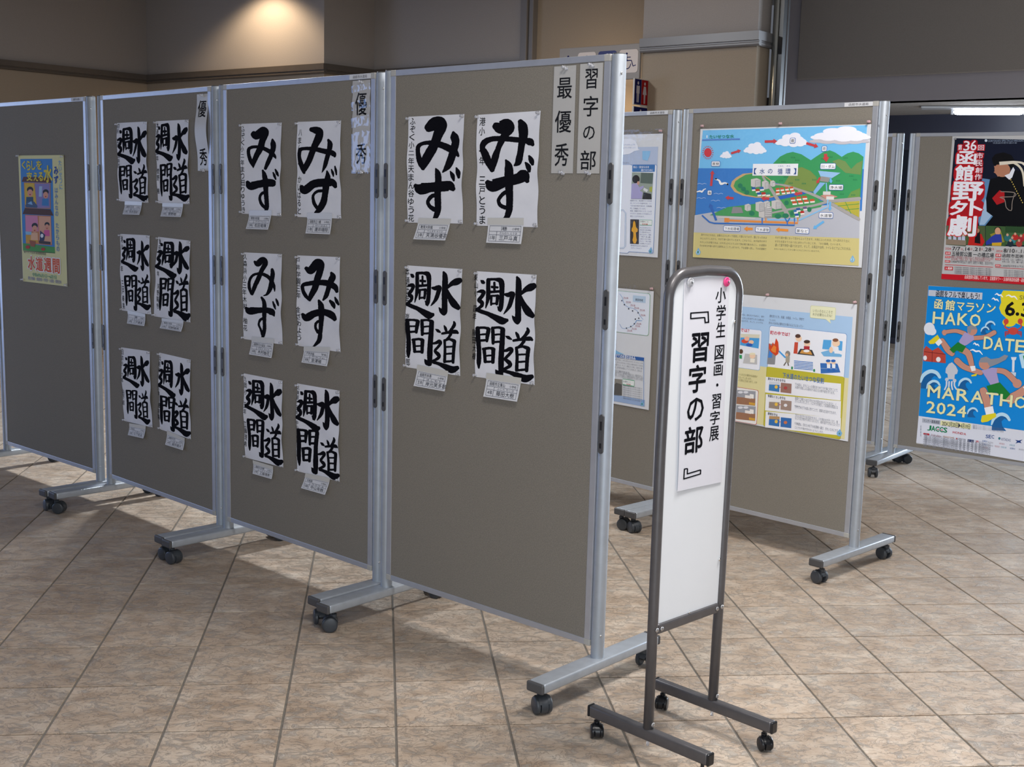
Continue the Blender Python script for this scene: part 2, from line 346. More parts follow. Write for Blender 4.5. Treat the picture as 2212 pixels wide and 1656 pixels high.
struct(box('ceiling', -11, 1.6, -1.5, 15.9, CEIL, CEIL + .08, CEILM)); struct(box('ceiling_high', 1.6, 10, -1.5, 15.9, 3.9, 3.98, CEILM)); struct(box('ceiling_step', 1.6, 1.68, -1.5, 15.9, CEIL, 3.9, CEILM))
Bk = Gl + nG * 1.55
wb = struct(box('window_5', -1.2, LG + 1.5, .06, .1, 2.0, 2.35, WFRAME, loc=(Bk.x, Bk.y, 0), rz=rG))
for i in range(6): box('pane', -1.2 + i * 1.2, -.02 + i * 1.2, .10, .11, .05, 2.02, DGLASS, wb)
for i in range(6): box('mullion', -1.22 + i * 1.2, -1.17 + i * 1.2, .06, .12, 0, 2.02, WFRAME, wb, .004)
box('mullion', -1.2, LG + 1.5, .06, .12, .78, .84, WFRAME, wb, .004); box('mullion', -1.2, LG + 1.5, .06, .12, 0, .06, WFRAME, wb, .004)
# batten lamp on the low ceiling
Lm = Vector((4.16, 11.52))
lamp = thing('fluorescent_lamp', 'lit white fluorescent batten lamp on the low ceiling above the festival poster', 'lamp', (Lm.x, Lm.y, 2.347), math.radians(-19.3))
METW = mat('white_lamp_metal', (.55, .56, .58), .5)
box('lamp_base', -.42, .50, -.12, .12, -.018, 0, METW, lamp, .004)
EM = bpy.data.materials.new('lit_lamp_tube'); EM.use_nodes = True; _b = EM.node_tree.nodes['Principled BSDF']
_b.inputs['Emission Color'].default_value = (.80, .87, 1, 1); _b.inputs['Emission Strength'].default_value = 26
lathe_obj('lamp_tube', [(0, -.30), (.022, -.29), (.026, -.27), (.026, .27), (.022, .29), (0, .30)], EM, lamp, 16, Matrix.Rotation(PI / 2, 4, 'Y'), loc=(.17, 0, -.045))
for x in (-.145, .485): box('lamp_holder', x - .012, x + .012, -.025, .025, -.07, -.018, METW, lamp, .003)
#PART2
# ------------------------------------------------------------------ display panels
W_P = .90
def caster_tree(parent, loc, rz, r=.025, wd=.012, gap=.010, stem=.018, mats=(CASTER, CASTER)):
    """twin-wheel caster: hood with a stem, two wheels; floor is at loc z"""
    bm = bmesh.new(); n = 18; R_ = r + .0015
    for (y0, y1) in ((-gap * 1.0, gap * 1.0),):
        arc = [(R_ * math.cos(a), r + R_ * math.sin(a)) for a in [math.radians(-38 + 205 * i / n) for i in range(n + 1)]]
        arc += [(-r * .55, r * .95), (r * .45, r * .45)]
        v0 = [bm.verts.new((x, y0, z)) for x, z in arc]; v1 = [bm.verts.new((x, y1, z)) for x, z in arc]
        bm.faces.new(v0); bm.faces.new(v1[::-1])
        for i in range(len(arc)):
            j = (i + 1) % len(arc); bm.faces.new((v0[i], v1[i], v1[j], v0[j]))
    # flared cover over the wheels
    for s in (-1, 1):
        ys = [s * gap * .9, s * (gap + wd * .55)]
        a_ = [math.radians(20 + 135 * i / 12) for i in range(13)]
        o0 = [bm.verts.new(((R_ + .0012) * math.cos(a), ys[0], r + (R_ + .0012) * math.sin(a))) for a in a_]; o1 = [bm.verts.new(((R_ + .0005) * math.cos(a), ys[1], r + (R_ + .0005) * math.sin(a))) for a in a_]
        for i in range(12): bm.faces.new((o0[i], o0[i + 1], o1[i + 1], o1[i]))
    off = -r * .45
    lathe(bm, [(0, 2 * r - .004), (r * .42, 2 * r - .004), (r * .42, 2 * r + stem * .4), (.0045, 2 * r + stem * .45), (.0045, 2 * r + stem + .001), (0, 2 * r + stem + .001)], 12, Matrix.Translation((off, 0, 0)))
    h = from_bm('caster', bm, mats[0], parent, loc, rz); shade_auto(h, 40)
    for s in (-1, 1):
        b2 = bmesh.new()
        lathe(b2, [(0, -wd / 2), (r * .72, -wd / 2), (r * .86, -wd / 2 - .0006), (r, -wd / 2 + .002), (r, wd / 2 - .003), (r * .93, wd / 2), (r * .8, wd / 2 + .0012), (0, wd / 2 + .0018)], 24,
              Matrix.Translation((0, s * (gap + wd / 2 + .001), r)) @ Matrix.Rotation(-s * PI / 2, 4, 'X'))
        wv = from_bm('wheel', b2, mats[1], h); shade_auto(wv, 50)
    return h
def make_panel():
    t = thing('display_panel', 'x', 'display panel')
    x0, x1, z0, z1 = .0175, .8835, .128, 1.786
    fz, fx = .018, .021
    box('board', x0 + fx - .003, x1 - fx + .003, -.0145, .0145, z0 + fz - .003, z1 - fz + .003, FABRIC, t)
    for z in (z0, z1 - fz): box('frame_rail', x0 + fx, x1 - fx, -.017, .017, z, z + fz, ALU_FRAME, t, .0012, 2)
    for x in (x0, x1 - fx): box('frame_stile', x, x + fx, -.0168, .0168, z0 + fz, z1 - fz, ALU_FRAME, t, .0012, 2)
    for x in (x0, x1 - fx):
        for z in (z0, z1 - fz): box('corner_cap', x - .001, x + fx, -.0178, .0178, z - .0005, z + fz + .0005, CAPG, t, .002, 2)
    for x in (0, W_P):
        p = lathe_obj('post', [(0, .094), (.0195, .094), (.0195, 1.783), (.0188, 1.785), (0, 1.785)], ALU, t, 32, loc=(x, 0, 0)); shade_auto(p, 45)
        lathe_obj('post_cap', [(0, 0), (.0185, 0), (.0178, .003), (0, .0035)], DARKP, t, 24, loc=(x, 0, 1.785))
        for zc in (1.443, 1.10, .752):
            for sd in (-1, 1):
                bm = bmesh.new(); pts = []
                for i in range(17):
                    a = PI * i / 16; pts.append((.0085 * math.cos(a), .048 + .0085 * math.sin(a)))
                for i in range(17):
                    a = PI + PI * i / 16; pts.append((.0085 * math.cos(a), -.048 + .0085 * math.sin(a)))
                y0, y1 = sd * .0175, sd * .0222
                v0 = [bm.verts.new((px, y0, pz)) for px, pz in pts]; v1 = [bm.verts.new((px * .86, y1, pz * .985)) for px, pz in pts]
                bm.faces.new(v1)
                for i in range(len(pts)):
                    j = (i + 1) % len(pts); bm.faces.new((v0[i], v0[j], v1[j], v1[i]))
                pl_ = from_bm('connector_plate', bm, DARKP, t, (x, 0, zc)); shade_auto(pl_, 60)
                if sd < 0:
                    b2 = bmesh.new()
                    abox(b2, -.0028, .0028, -.0232, -.0221, .012, .036); abox(b2, -.0028, .0028, -.0232, -.0221, -.040, -.026)
                    s_ = from_bm('latch_slot', b2, BLACKP, pl_); s_['kind'] = 'stuff'
        for z in (1.735, .165):
            lathe_obj('screw', [(0, 0), (.004, 0), (.0035, .0015), (0, .002)], CHROME, t, 10, Matrix.Rotation(PI / 2, 4, 'Y') , loc=(x + .0193 * .86, -.0097, z))
        bm = bmesh.new(); abox(bm, -.0295, .0295, -.268, .268, .068, .096, .006, 3)
        f = from_bm('foot', bm, FOOTM, t, (x, 0, 0)); shade_auto(f, 50)
        for s in (-1, 1):
            box('end_cap', -.0300, .0300, min(s * .266, s * .278), max(s * .266, s * .278), .0672, .0966, DARKP, f, .0055, 3)
            caster_tree(t, (x, s * .243, 0), random.uniform(0, 6.28), stem=.019)
    return t
def place_panel(t, A, B, label, group):
    A = Vector(A); B = Vector(B); d = (B - A).normalized(); t.location = (A.x, A.y, 0); t.rotation_euler = (0, 0, math.atan2(d.y, d.x))
    t['label'] = label; t['group'] = group
PAN = {'P1': ((-2.514, 5.959), (-1.845, 5.357)), 'P2': ((-1.78, 5.308), (-1.135, 4.677)), 'P3': ((-1.097, 4.631), (-.442, 4.015)), 'P4': ((-.407, 3.955), (.266, 3.357)),
       'Q1': ((.051, 5.92), (.672, 5.27)), 'Q2': ((.711, 5.225), (1.353, 4.578)), 'R1': ((1.33, 7.085), (1.998, 6.477)), 'R2': ((2.056, 6.45), (2.767, 5.897))}
PLAB = {'P1': 'leftmost grey felt display panel, holding only a yellow children\'s drawing poster', 'P2': 'felt display panel with three rows of four-character brush writings and a two-character strip',
        'P3': 'felt display panel with six brush writings and a shiny strip, second nearest', 'P4': 'nearest felt display panel, lower half empty, four brush writings and two title strips',
        'Q1': 'felt display panel half hidden behind the nearest panel, with pale blue information posters', 'Q2': 'felt display panel holding the water cycle poster behind the white sign stand',
        'R1': 'rear felt display panel almost hidden behind the water cycle panel', 'R2': 'felt display panel at the right edge holding the festival and marathon posters'}
# caster turns (degrees) for: left-post back/front ends, right-post back/front ends
ROT = {'P1': (30, 200, 40, -10), 'P2': (20, 40, 100, 5), 'P3': (60, 8, 130, 150), 'P4': (10, 228, 100, -28), 'Q1': (40, 190, 200, 20), 'Q2': (70, -20, 170, 170), 'R1': (20, 120, 60, 230), 'R2': (50, 120, 100, 30)}
proto = make_panel(); PO = {}
for i, (k, (a, b)) in enumerate(PAN.items()):
    t = proto if i == 0 else copy_tree(proto)
    place_panel(t, a, b, PLAB[k], 'felt display panels on casters'); PO[k] = t
    cs = [c for c in t.children if c.name.startswith('caster')]
    cs.sort(key=lambda c: (c.location.x, c.location.y))
    for c, r_ in zip(cs, (ROT[k][1], ROT[k][0], ROT[k][3], ROT[k][2])): c.rotation_euler = (0, 0, math.radians(r_))

# ------------------------------------------------------------------ flat print and lettering
def homography(src, dst):
    A = []; b = []
    for (x, y), (u, v) in zip(src, dst):
        A.append([x, y, 1, 0, 0, 0, -u * x, -u * y]); b.append(u); A.append([0, 0, 0, x, y, 1, -v * x, -v * y]); b.append(v)
    h = np.linalg.solve(np.array(A, float), np.array(b, float)); H = np.append(h, 1).reshape(3, 3)
    def f(x, y):
        q = H @ (x, y, 1); return q[0] / q[2], q[1] / q[2]
    return f
_gc = {}
def glyph(text, bold=0):
    k = text
    if k not in _gc:
        c = bpy.data.curves.new('t', 'FONT'); c.body = text; c.resolution_u = 2
        o = bpy.data.objects.new('t', c); COL.objects.link(o)
        me = bpy.data.meshes.new_from_object(o.evaluated_get(bpy.context.evaluated_depsgraph_get()))
        V = [(v.co.x, v.co.y) for v in me.vertices]; Fc = [tuple(p.vertices) for p in me.polygons]
        bpy.data.objects.remove(o); bpy.data.meshes.remove(me); bpy.data.curves.remove(c)
        if V:
            x0 = min(v[0] for v in V); x1 = max(v[0] for v in V); y0 = min(v[1] for v in V); y1 = max(v[1] for v in V)
            V = [((x - x0) / max(x1 - x0, 1e-6), (y - y0) / max(y1 - y0, 1e-6)) for x, y in V]
            asp = (x1 - x0) / max(y1 - y0, 1e-6)
        else: asp = 1
        _gc[k] = (V, Fc, asp)
    return _gc[k]
def smooth_line(pts, step):
    """Catmull-Rom through (x, y, w)"""
    P = [pts[0]] + list(pts) + [pts[-1]]; out = []
    for i in range(1, len(P) - 2):
        p0, p1, p2, p3 = [np.array(q, float) for q in P[i - 1:i + 3]]
        n = max(1, int(math.hypot(*(p2 - p1)[:2]) / step))
        for k in range(n):
            t = k / n; out.append(.5 * ((2 * p1) + (-p0 + p2) * t + (2 * p0 - 5 * p1 + 4 * p2 - p3) * t * t + (-p0 + 3 * p1 - 3 * p2 + p3) * t ** 3))
    out.append(np.array(pts[-1], float)); return out
class Art:
    """collects flat coloured shapes; f maps drawing coordinates to sheet metres (u right, v up)"""
    def __init__(s, f, deform=None): s.f = f; s.V = []; s.F = []; s.C = []; s.deform = deform
    def add(s, pts, faces, col, L):
        b = len(s.V); L = s.nudge(L)
        for x, y in pts:
            u, v = s.f(x, y); s.V.append((u, v, L))
        for fc in faces: s.F.append(tuple(b + i for i in fc)); s.C.append(col)
    def nudge(s, L):
        s.k = (getattr(s, 'k', 0) + 1) % 36; return L + s.k * .024      # overprints lie a hair above one another
    def poly(s, pts, col, L=1):
        if isinstance(col, str): col = srgb(col)
        tr = tessellate_polygon([[Vector((x, y, 0)) for x, y in pts]]); s.add(pts, tr, col, L)
    def rect(s, x0, y0, x1, y1, col, L=1, r=0):
        """upright rectangle on the sheet, corners given by its middle lines"""
        if isinstance(col, str): col = srgb(col)
        xc, yc = (x0 + x1) / 2, (y0 + y1) / 2
        u0 = s.f(x0, yc)[0]; u1 = s.f(x1, yc)[0]; v0 = s.f(xc, y1)[1]; v1 = s.f(xc, y0)[1]
        if r:
            R = r * min(u1 - u0, v1 - v0); pts = []
            for cx, cy, a0 in ((u1 - R, v1 - R, 0), (u0 + R, v1 - R, 90), (u0 + R, v0 + R, 180), (u1 - R, v0 + R, 270)):
                for i in range(5): a = math.radians(a0 + 22.5 * i); pts.append((cx + R * math.cos(a), cy + R * math.sin(a)))
        else: pts = [(u0, v0), (u1, v0), (u1, v1), (u0, v1)]
        L = s.nudge(L); b = len(s.V); s.V += [(u, v, L) for u, v in pts]; s.F.append(tuple(range(b, b + len(pts)))); s.C.append(col)
    def frame(s, x0, y0, x1, y1, col, fill, L=1, r=.15, t=2):
        s.rect(x0, y0, x1, y1, col, L, r); s.rect(x0 + t, y0 + t, x1 - t, y1 - t, fill, L + 1, r)
    def ell(s, x, y, rx, ry, col, L=1, n=20, a0=0, a1=360):
        s.poly([(x + rx * math.cos(math.radians(a0 + (a1 - a0) * i / n)), y + ry * math.sin(math.radians(a0 + (a1 - a0) * i / n))) for i in range(n + (a1 - a0 < 360))], col, L)
    def line(s, pts, w, col, L=1, step=14):
        s.stroke([(x, y, w) for x, y in pts], col, L, step, smooth=False)
    def stroke(s, pts, col, L=1, step=14, smooth=True, rough=0, cap=True):
        if isinstance(col, str): col = srgb(col)
        P = smooth_line(pts, step) if smooth else [np.array(p, float) for p in pts]
        if cap and smooth:
            a = P[0]; d = (P[0] - P[1])[:2]; d = d / (np.linalg.norm(d) + 1e-9); P = [np.array([*(a[:2] + d * a[2] * k), a[2] * w_]) for k, w_ in ((.42, .45), (.25, .82))] + P
            a = P[-1]; d = (P[-1] - P[-2])[:2]; d = d / (np.linalg.norm(d) + 1e-9); P = P + [np.array([*(a[:2] + d * a[2] * k), a[2] * w_]) for k, w_ in ((.25, .82), (.42, .45))]
        L_, R_ = [], []
        for i in range(len(P)):
            d = (P[min(i + 1, len(P) - 1)] - P[max(i - 1, 0)])[:2]; d = d / (np.linalg.norm(d) + 1e-9); n = np.array([-d[1], d[0]]); h = abs(P[i][2]) / 2
            L_.append(P[i][:2] + n * (h + random.uniform(-rough, rough))); R_.append(P[i][:2] - n * (h + random.uniform(-rough, rough)))
        m = len(P); M3 = [(L_[i] + R_[i]) / 2 for i in range(m)]
        pts2 = [tuple(p) for p in L_] + [tuple(p) for p in M3] + [tuple(p) for p in R_]
        s.add(pts2, [(i, i + 1, m + i + 1, m + i) for i in range(m - 1)] + [(m + i, m + i + 1, 2 * m + i + 1, 2 * m + i) for i in range(m - 1)], col, L)
    def text(s, txt, x0, y0, x1, y1, col='101014', L=5, bold=0, keep=False, tilt=0):
        if isinstance(col, str): col = srgb(col)
        V, Fc, asp = glyph(txt, bold)
        xc, yc = (x0 + x1) / 2, (y0 + y1) / 2
        uc, vc = s.f(xc, yc); hu = abs(s.f(x1, yc)[0] - s.f(x0, yc)[0]) / 2; hv = abs(s.f(xc, y0)[1] - s.f(xc, y1)[1]) / 2
        ct, st = math.cos(tilt), math.sin(tilt)
        # heavier weights are overprinted with small shifts, like a poster ink that has spread
        if bold: d = bold * 2 * hv * .8; n = 4 if bold < .03 else 8; sh = [(d * math.cos(PI / 4 + 2 * PI * i / n), d * math.sin(PI / 4 + 2 * PI * i / n)) for i in range(n)]
        else: sh = [(0, 0)]
        for dx, dy in sh:
            b = len(s.V); L_ = s.nudge(L)
            for x, y in V:
                a, c = (x - .5) * 2 * hu + dx, (y - .5) * 2 * hv + dy; s.V.append((uc + a * ct - c * st, vc + a * st + c * ct, L_))
            for fc in Fc: s.F.append(tuple(b + i for i in fc)); s.C.append(col)
    def vtext(s, txt, xc, y0, y1, w, col='101014', L=5, bold=0, x2=None, jit=0):
        """upright column of characters from y0 to y1; xc at the top, x2 at the bottom"""
        n = len(txt); st = (y1 - y0) / n; x2 = xc if x2 is None else x2
        for i, ch in enumerate(txt):
            if ch == ' ': continue
            x = xc + (x2 - xc) * (i + .5) / n + random.uniform(-jit, jit); yy = y0 + st * (i + .5); h = st * .84
            if ch in '一': h *= .16
            if ch in '二ニ': h *= .6
            if ch == '・': h *= .2
            s.text(ch, x - w / 2 * (.25 if ch == '・' else 1), yy - h / 2, x + w / 2 * (.25 if ch == '・' else 1), yy + h / 2, col, L, bold)
    def arrow(s, x0, y0, x1, y1, w, col, L=2, head=2.1):
        d = np.array([x1 - x0, y1 - y0], float); ln = np.linalg.norm(d); d /= ln; n = np.array([-d[1], d[0]]); a = np.array([x0, y0], float); b = np.array([x1, y1], float); h = b - d * w * 1.5
        s.poly([tuple(q) for q in (a + n * w / 2, h + n * w / 2, h + n * w * head / 2, b, h - n * w * head / 2, h - n * w / 2, a - n * w / 2)], col, L)
    def cloud(s, x, y, rx, ry, col='eef0fa', L=2):
        for dx, dy, k in ((0, 0, 1), (-.55, .15, .62), (.55, .12, .62), (-.25, -.35, .62), (.2, -.55, .6), (.35, -.1, .7), (-.8, .28, .36), (.8, .28, .36), (-.4, .35, .5), (.1, .4, .55), (.5, .38, .48)):
            s.ell(x + dx * rx, y + dy * ry, rx * k * .55, ry * k * .62, col, L, 14)
    def build(s, name, parent, m, du=0, dv=0, lift=.00045, step=.00016, single=None):
        me = bpy.data.meshes.new(name); V = []
        for u, v, L in s.V:
            off = s.deform(u, v) if s.deform else 0
            V.append((u - du, -(off + lift + L * step), v - dv))
        F = []; 
        for fc in s.F:
            a, b, c = [Vector(V[i]) for i in fc[:3]]
            F.append(fc)
        me.from_pydata(V, [], F)
        if single is None:
            at = me.color_attributes.new('ink', 'FLOAT_COLOR', 'CORNER'); data = []
            for p, c in zip(me.polygons, s.C): data += [*c[:3], 1.0] * p.loop_total
            at.data.foreach_set('color', data)
        o = link(name, me, m, parent)
        if name in ('lettering', 'signature_column'): o['kind'] = 'stuff'
        return o

def panel_root(pan, name, label, cat, group, u, v, off=.0145):
    A, B = [Vector(q) for q in PAN[pan]]; d = (B - A).normalized(); back = Vector((-d.y, d.x))
    p = A + d * u - back * off
    return thing(name, label, cat, (p.x, p.y, v), math.atan2(d.y, d.x), group)
def pin(parent, x, z, m=CLEAR, s=1.0, y=-.002):
    return lathe_obj('push_pin', [(0, 0), (.0052 * s, 0), (.0054 * s, .0015 * s), (.0028 * s, .003 * s), (.0026 * s, .0075 * s), (.0043 * s, .0088 * s), (.0044 * s, .0105 * s), (0, .011 * s)], m, parent, 14, Matrix.Rotation(PI / 2, 4, 'X'), loc=(x, y, z))

# --- templates of the brush characters (drawn from the nearest sheet)
SUI = [[(1372, 205, 25), (1390, 260, 58), (1393, 420, 64), (1390, 580, 62), (1385, 700, 60), (1380, 738, 25)], [(1320, 652, 12), (1348, 690, 48), (1378, 725, 50)],
       [(1240, 405, 28), (1275, 410, 48), (1325, 398, 52), (1316, 455, 48), (1285, 545, 42), (1225, 628, 12)], [(1570, 305, 62), (1525, 325, 78), (1470, 352, 50), (1415, 408, 24)],
       [(1418, 430, 30), (1452, 515, 55), (1505, 600, 80), (1560, 648, 55)]]
SHU = [[(948, 245, 10), (968, 262, 42), (985, 272, 30)], [(905, 378, 14), (945, 370, 36), (980, 378, 44), (960, 425, 40), (925, 470, 40), (962, 500, 42), (955, 538, 38), (912, 570, 26)],
       [(905, 578, 42), (965, 603, 40), (1050, 632, 45), (1150, 680, 66), (1215, 708, 74), (1268, 700, 36)], [(1038, 240, 44), (1036, 330, 46), (1030, 450, 44), (1008, 560, 12)],
       [(1040, 236, 30), (1120, 234, 30), (1188, 256, 60), (1203, 350, 54), (1198, 480, 54), (1190, 565, 50), (1188, 598, 18)], [(1148, 545, 8), (1178, 578, 44)],
       [(1078, 320, 26), (1150, 326, 24)], [(1062, 378, 28), (1178, 370, 26)], [(1110, 272, 26), (1110, 370, 26)], [(1070, 425, 30), (1070, 525, 22)], [(1068, 422, 20), (1150, 420, 24)], [(1150, 424, 40), (1140, 515, 32)], [(1070, 513, 20), (1142, 507, 20)]]
KAN = [[(935, 790, 40), (938, 900, 48), (942, 1050, 46), (940, 1180, 44), (940, 1255, 18)], [(935, 790, 30), (1000, 787, 26), (1050, 797, 34)], [(1055, 805, 42), (1042, 880, 38), (1036, 945, 26)], [(948, 868, 20), (1038, 862, 20)], [(948, 938, 26), (1038, 930, 26)],
       [(1100, 790, 34), (1103, 880, 36), (1103, 970, 30)], [(1100, 791, 28), (1170, 784, 26), (1218, 802, 40)], [(1216, 806, 50), (1205, 920, 52), (1195, 1080, 55), (1190, 1220, 60), (1190, 1335, 45)], [(1128, 1278, 12), (1155, 1315, 54), (1182, 1340, 38)], [(1108, 870, 20), (1200, 862, 20)], [(1108, 955, 24), (1200, 948, 24)],
       [(1000, 1035, 36), (1010, 1185, 32)], [(990, 1036, 30), (1060, 1024, 28), (1102, 1034, 38)], [(1106, 1038, 42), (1095, 1190, 36)], [(1008, 1115, 20), (1095, 1108, 20)], [(1012, 1185, 24), (1095, 1180, 24)]]
DOU = [[(1248, 887, 10), (1278, 905, 36), (1312, 924, 18)], [(1206, 1065, 22), (1250, 1056, 32), (1300, 1038, 46), (1316, 1062, 36), (1270, 1120, 32), (1244, 1155, 32), (1288, 1195, 46), (1302, 1228, 38), (1260, 1258, 32), (1210, 1275, 22)],
       [(1222, 1292, 36), (1290, 1310, 38), (1380, 1345, 62), (1470, 1382, 80), (1548, 1358, 46)], [(1366, 845, 18), (1385, 880, 36), (1398, 918, 26)], [(1494, 795, 22), (1502, 828, 42), (1470, 880, 36), (1432, 918, 26)],
       [(1335, 940, 26), (1420, 926, 32), (1520, 916, 46), (1555, 932, 24)], [(1460, 942, 38), (1430, 985, 32), (1390, 1012, 18)], [(1370, 1024, 32), (1380, 1150, 34), (1376, 1285, 38)], [(1366, 1026, 30), (1440, 1008, 28), (1508, 1030, 42)], [(1513, 1034, 46), (1500, 1150, 42), (1490, 1292, 36)],
       [(1380, 1105, 20), (1500, 1097, 20)], [(1380, 1190, 22), (1490, 1182, 22)], [(1382, 1285, 25), (1490, 1276, 25)]]
TB = {'水': (SUI, (1212, 192, 1592, 752)), '週': (SHU, (890, 222, 1288, 750)), '間': (KAN, (912, 775, 1246, 1365)), '道': (DOU, (1195, 785, 1575, 1425))}
Q_B = [(905, 140), (1597, 178), (1572, 1450), (888, 1352)]
UNIT = [(0, 0), (1, 0), (1, 1), (0, 1)]
fB = homography(Q_B, UNIT)     # to unit sheet, t measured downwards
def char_in(box, name):
    """strokes of a template as unit-sheet polylines moved into box (x0, y0, x1, y1)"""
    st, b = TB[name]
    p = [fB((b[0] + b[2]) / 2, b[1]), fB((b[0] + b[2]) / 2, b[3]), fB(b[0], (b[1] + b[3]) / 2), fB(b[2], (b[1] + b[3]) / 2)]
    sx0, sx1, sy0, sy1 = p[2][0], p[3][0], p[0][1], p[1][1]
    def g(x, y):
        s_, t_ = fB(x, y); return box[0] + (s_ - sx0) / (sx1 - sx0) * (box[2] - box[0]), box[1] + (t_ - sy0) / (sy1 - sy0) * (box[3] - box[1])
    return st, g
